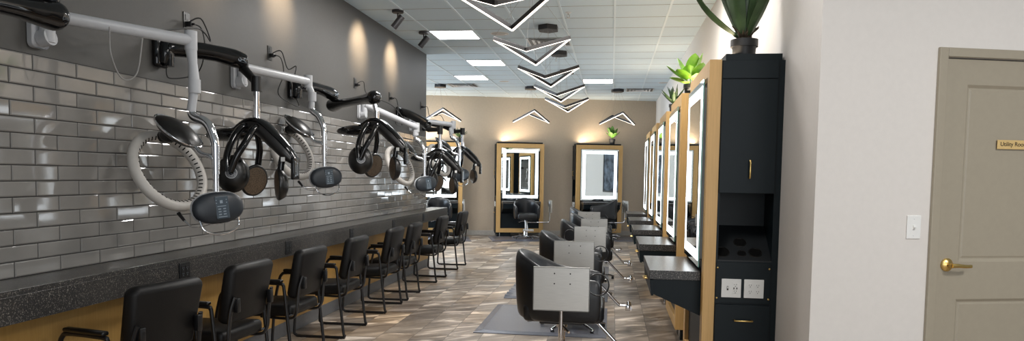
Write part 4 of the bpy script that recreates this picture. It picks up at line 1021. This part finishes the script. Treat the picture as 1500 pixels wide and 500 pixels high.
# bright pothos
t = thing('potted_pothos', 'bright yellow-green broad-leaved plant on the second station', 'plant', (0.72, 7.05, TOPZ)); pot(t, 0.07, 0.09)
spec = [(-1.3, 0.05, 0.27, 0.15), (-0.3, 0.07, 0.28, 0.12), (2.7, 0.11, 0.25, 0.15), (-2.4, 0.16, 0.12, 0.15), (3.1, 0.20, 0.17, 0.10), (-1.9, 0.09, 0.16, 0.15), (-0.8, 0.11, 0.18, 0.15), (-2.9, 0.18, 0.05, 0.13), (0.6, 0.13, 0.2, 0.1), (1.6, 0.12, 0.22, 0.1), (-1.2, 0.14, 0.08, 0.10), (-2.2, 0.15, 0.0, 0.09)]
for a, out_, up_, w in spec:
    d = Vector((math.cos(a), math.sin(a), 0)); p0 = d*0.02+Vector((0, 0, 0.09)); p1 = d*(0.03+out_)+Vector((0, 0, 0.10+up_)); m_ = p0.lerp(p1, 0.28)
    b = MB(); b.leaf(m_, p1, w, -d+Vector((0, 0, 0.7)), sag=-0.06, fold=0.16, wide_at=0.40, point=0.62, thick=0.002); b.tube([p0, m_], 0.003, smooth=0, seg=5); obj('leaf', b, 'pothos', t, smooth=True, autos=70)
# spiky plants
def spiky(label, loc, n, L, w, seed, matn='agave'):
    t = thing('potted_spiky_plant', label, 'plant', loc); pot(t, 0.06, 0.09); q = random.Random(seed)
    for i in range(n):
        a = 2*PI*i/n*2.4+q.uniform(-.2, .2); e = 0.15+1.0*(i/n); d = Vector((math.cos(a)*math.sin(e), math.sin(a)*math.sin(e), math.cos(e)))
        b = MB(); b.leaf(Vector((0, 0, 0.085))+d*0.01, Vector((0, 0, 0.085))+d*L*q.uniform(0.85, 1.1), w, Vector((-d.x, -d.y, 0.9)), sag=-0.05, fold=0.3, wide_at=0.3, point=0.7, thick=0.003, n=6); obj('leaf', b, matn, t, smooth=True, autos=70)
spiky('dark spiky succulent on top of the third station', (0.72, 8.95, TOPZ), 18, 0.23, 0.05, 2)
p = far(-0.83, 0.30, TOPZ); spiky('dark spiky plant above the dryers on the end-wall station', p, 20, 0.26, 0.045, 4)
p = far(2.93, 0.22, TOPZ); t = thing('potted_leafy_plant', 'small leafy green plant in a black pot on the end-wall station', 'plant', p); pot(t, 0.075, 0.13)
spec = [(-2.6, 0.14, 0.28, 0.11), (-1.6, 0.05, 0.32, 0.10), (-0.6, 0.15, 0.26, 0.11), (-2.0, 0.14, 0.17, 0.12), (-1.0, 0.18, 0.15, 0.12), (3.0, 0.17, 0.18, 0.11), (0.1, 0.19, 0.19, 0.11), (1.4, 0.1, 0.28, 0.1), (-1.5, 0.1, 0.10, 0.1), (2.2, 0.13, 0.3, 0.1)]
for a, out_, up_, w in spec:
    d = Vector((math.cos(a), math.sin(a), 0)); p0 = Vector((0, 0, 0.12)); p1 = d*out_+Vector((0, 0, 0.13+up_)); m_ = p0.lerp(p1, 0.35)
    b = MB(); b.leaf(m_, p1, w, -d+Vector((0, 0, 0.8)), sag=-0.06, fold=0.14, wide_at=0.45, point=0.7, thick=0.002); b.tube([p0, m_], 0.003, smooth=0, seg=5); obj('leaf', b, 'leaf', t, smooth=True, autos=70)

# painting on the right wall, seen in the end-wall mirror
t = thing('framed_painting', 'dark framed abstract painting seen in the end-wall mirror', 'painting', (XR, 15.9, 1.60), -PI/2)
b = MB()
for bx in ((-0.47, -0.43, -0.55, 0.55), (0.43, 0.47, -0.55, 0.55)): b.box(bx[0], bx[1], -0.03, 0, bx[2], bx[3], bev=0.003)
b.box(-0.43, 0.43, -0.03, 0, 0.51, 0.55, bev=0.003); b.box(-0.43, 0.43, -0.03, 0, -0.55, -0.51, bev=0.003); obj('picture_frame', b, 'frame_grey', t)
b = MB(); b.box(-0.43, 0.43, -0.015, -0.005, -0.51, 0.51); obj('canvas', b, 'canvas', t)

# ------------------------------------------------------------------ lights
def lamp(kind, name, loc, energy, col, **kw):
    l = bpy.data.lights.new(name, kind); l.energy = energy; l.color = col
    for k, v in kw.items(): setattr(l, k, v)
    o = bpy.data.objects.new(name, l); COL.objects.link(o); o.location = loc; return o
def aim(o, d): o.rotation_euler = Vector(d).to_track_quat('-Z', 'Y').to_euler()
COOL = (0.90, 0.95, 1.0); WARM = (1.0, 0.74, 0.47); NEUT = (1.0, 0.97, 0.94); WARM2 = (1.0, 0.80, 0.58)
# unseen fill lamps added at ceiling height to brighten aisle and walls
for x, y, e in ((-1.8, 7.5, 44), (-0.1, 3.4, 22), (0.1, 5.9, 32), (3.0, 1.8, 60), (1.8, 0.4, 22), (-4.5, 12.5, 62), (-4.5, 15.0, 52), (-6.5, 15.0, 40), (0.3, 7.2, 24)):
    o = lamp('AREA', 'added_fill_lamp', (x, y, CEIL-0.02), e, NEUT, shape='SQUARE', size=0.56); aim(o, (0, 0, -1))
for p, d in SP:
    o = lamp('SPOT', 'spot_lamp', p, 62, WARM, spot_size=1.5, spot_blend=1.0, shadow_soft_size=0.03); aim(o, (-0.45, -0.02, -0.22))
for x, y, e in ((-2.50, 4.98, 18), (-2.50, 6.22, 40)):
    d = Vector((-0.62, -0.05, -0.78)).normalized(); o = lamp('SPOT', 'spot_lamp', Vector((x, y, CEIL-0.135))+d*0.09, e, WARM, spot_size=1.5, spot_blend=1.0, shadow_soft_size=0.03); aim(o, (-0.45, -0.02, -0.22))
# added unseen lamps for assumed daylight, left alcove and behind camera; no windows built
o = lamp('AREA', 'added_alcove_daylight', (-9.7, 15.6, 1.6), 700, (0.66, 0.83, 1.0), shape='RECTANGLE', size=7.5, size_y=2.9); o.rotation_euler = (PI/2, 0, -PI/2)
o = lamp('AREA', 'added_rear_daylight', (2.6, -3.3, 1.7), 100, (0.94, 0.97, 1.0), shape='RECTANGLE', size=6.0, size_y=2.8); aim(o, (0, 1, 0))
# uplights on the station tops
for y in RY:
    o = lamp('AREA', 'station_uplight', (0.73, y+0.57, 2.30), 2.2 if y < 5 else 6.0, WARM2, shape='RECTANGLE', size=0.10, size_y=0.95); o.rotation_euler = (PI, 0, 0)
for s in (2.57, 0.635, -1.32):
    p = far(s, 0.28, 2.30); o = lamp('AREA', 'station_uplight', p, 7.0, WARM2, shape='RECTANGLE', size=0.95, size_y=0.10); o.rotation_euler = (PI, 0, -AF)
w = bpy.data.worlds.new('World'); scene.world = w; w.use_nodes = True
w.node_tree.nodes['Background'].inputs[0].default_value = (0.80, 0.90, 1.0, 1); w.node_tree.nodes['Background'].inputs[1].default_value = 0.20

# ------------------------------------------------------------------ camera
R = ((0.99053, 0.13657, 0.01405), (0.0230, -0.06418, -0.99767), (-0.13535, 0.98855, -0.06672))
cam = bpy.data.cameras.new('Camera'); co = bpy.data.objects.new('Camera', cam); COL.objects.link(co)
rx, dn_, fw = (Vector(r).normalized() for r in R)
mw = Matrix((rx, -dn_, -fw)).transposed().to_4x4(); mw.translation = (0, 0, 1.485)
co.matrix_world = mw
cam.sensor_width = 36; cam.lens = 1058.0/1500*36; cam.shift_y = (327.1-250)/1500; cam.clip_start = 0.05; cam.clip_end = 100
scene.camera = co
scene.view_settings.view_transform = 'Standard'; scene.view_settings.look = 'None'
scene.view_settings.exposure = 0.4; scene.view_settings.gamma = 1.0; scene.view_settings.use_curve_mapping = False
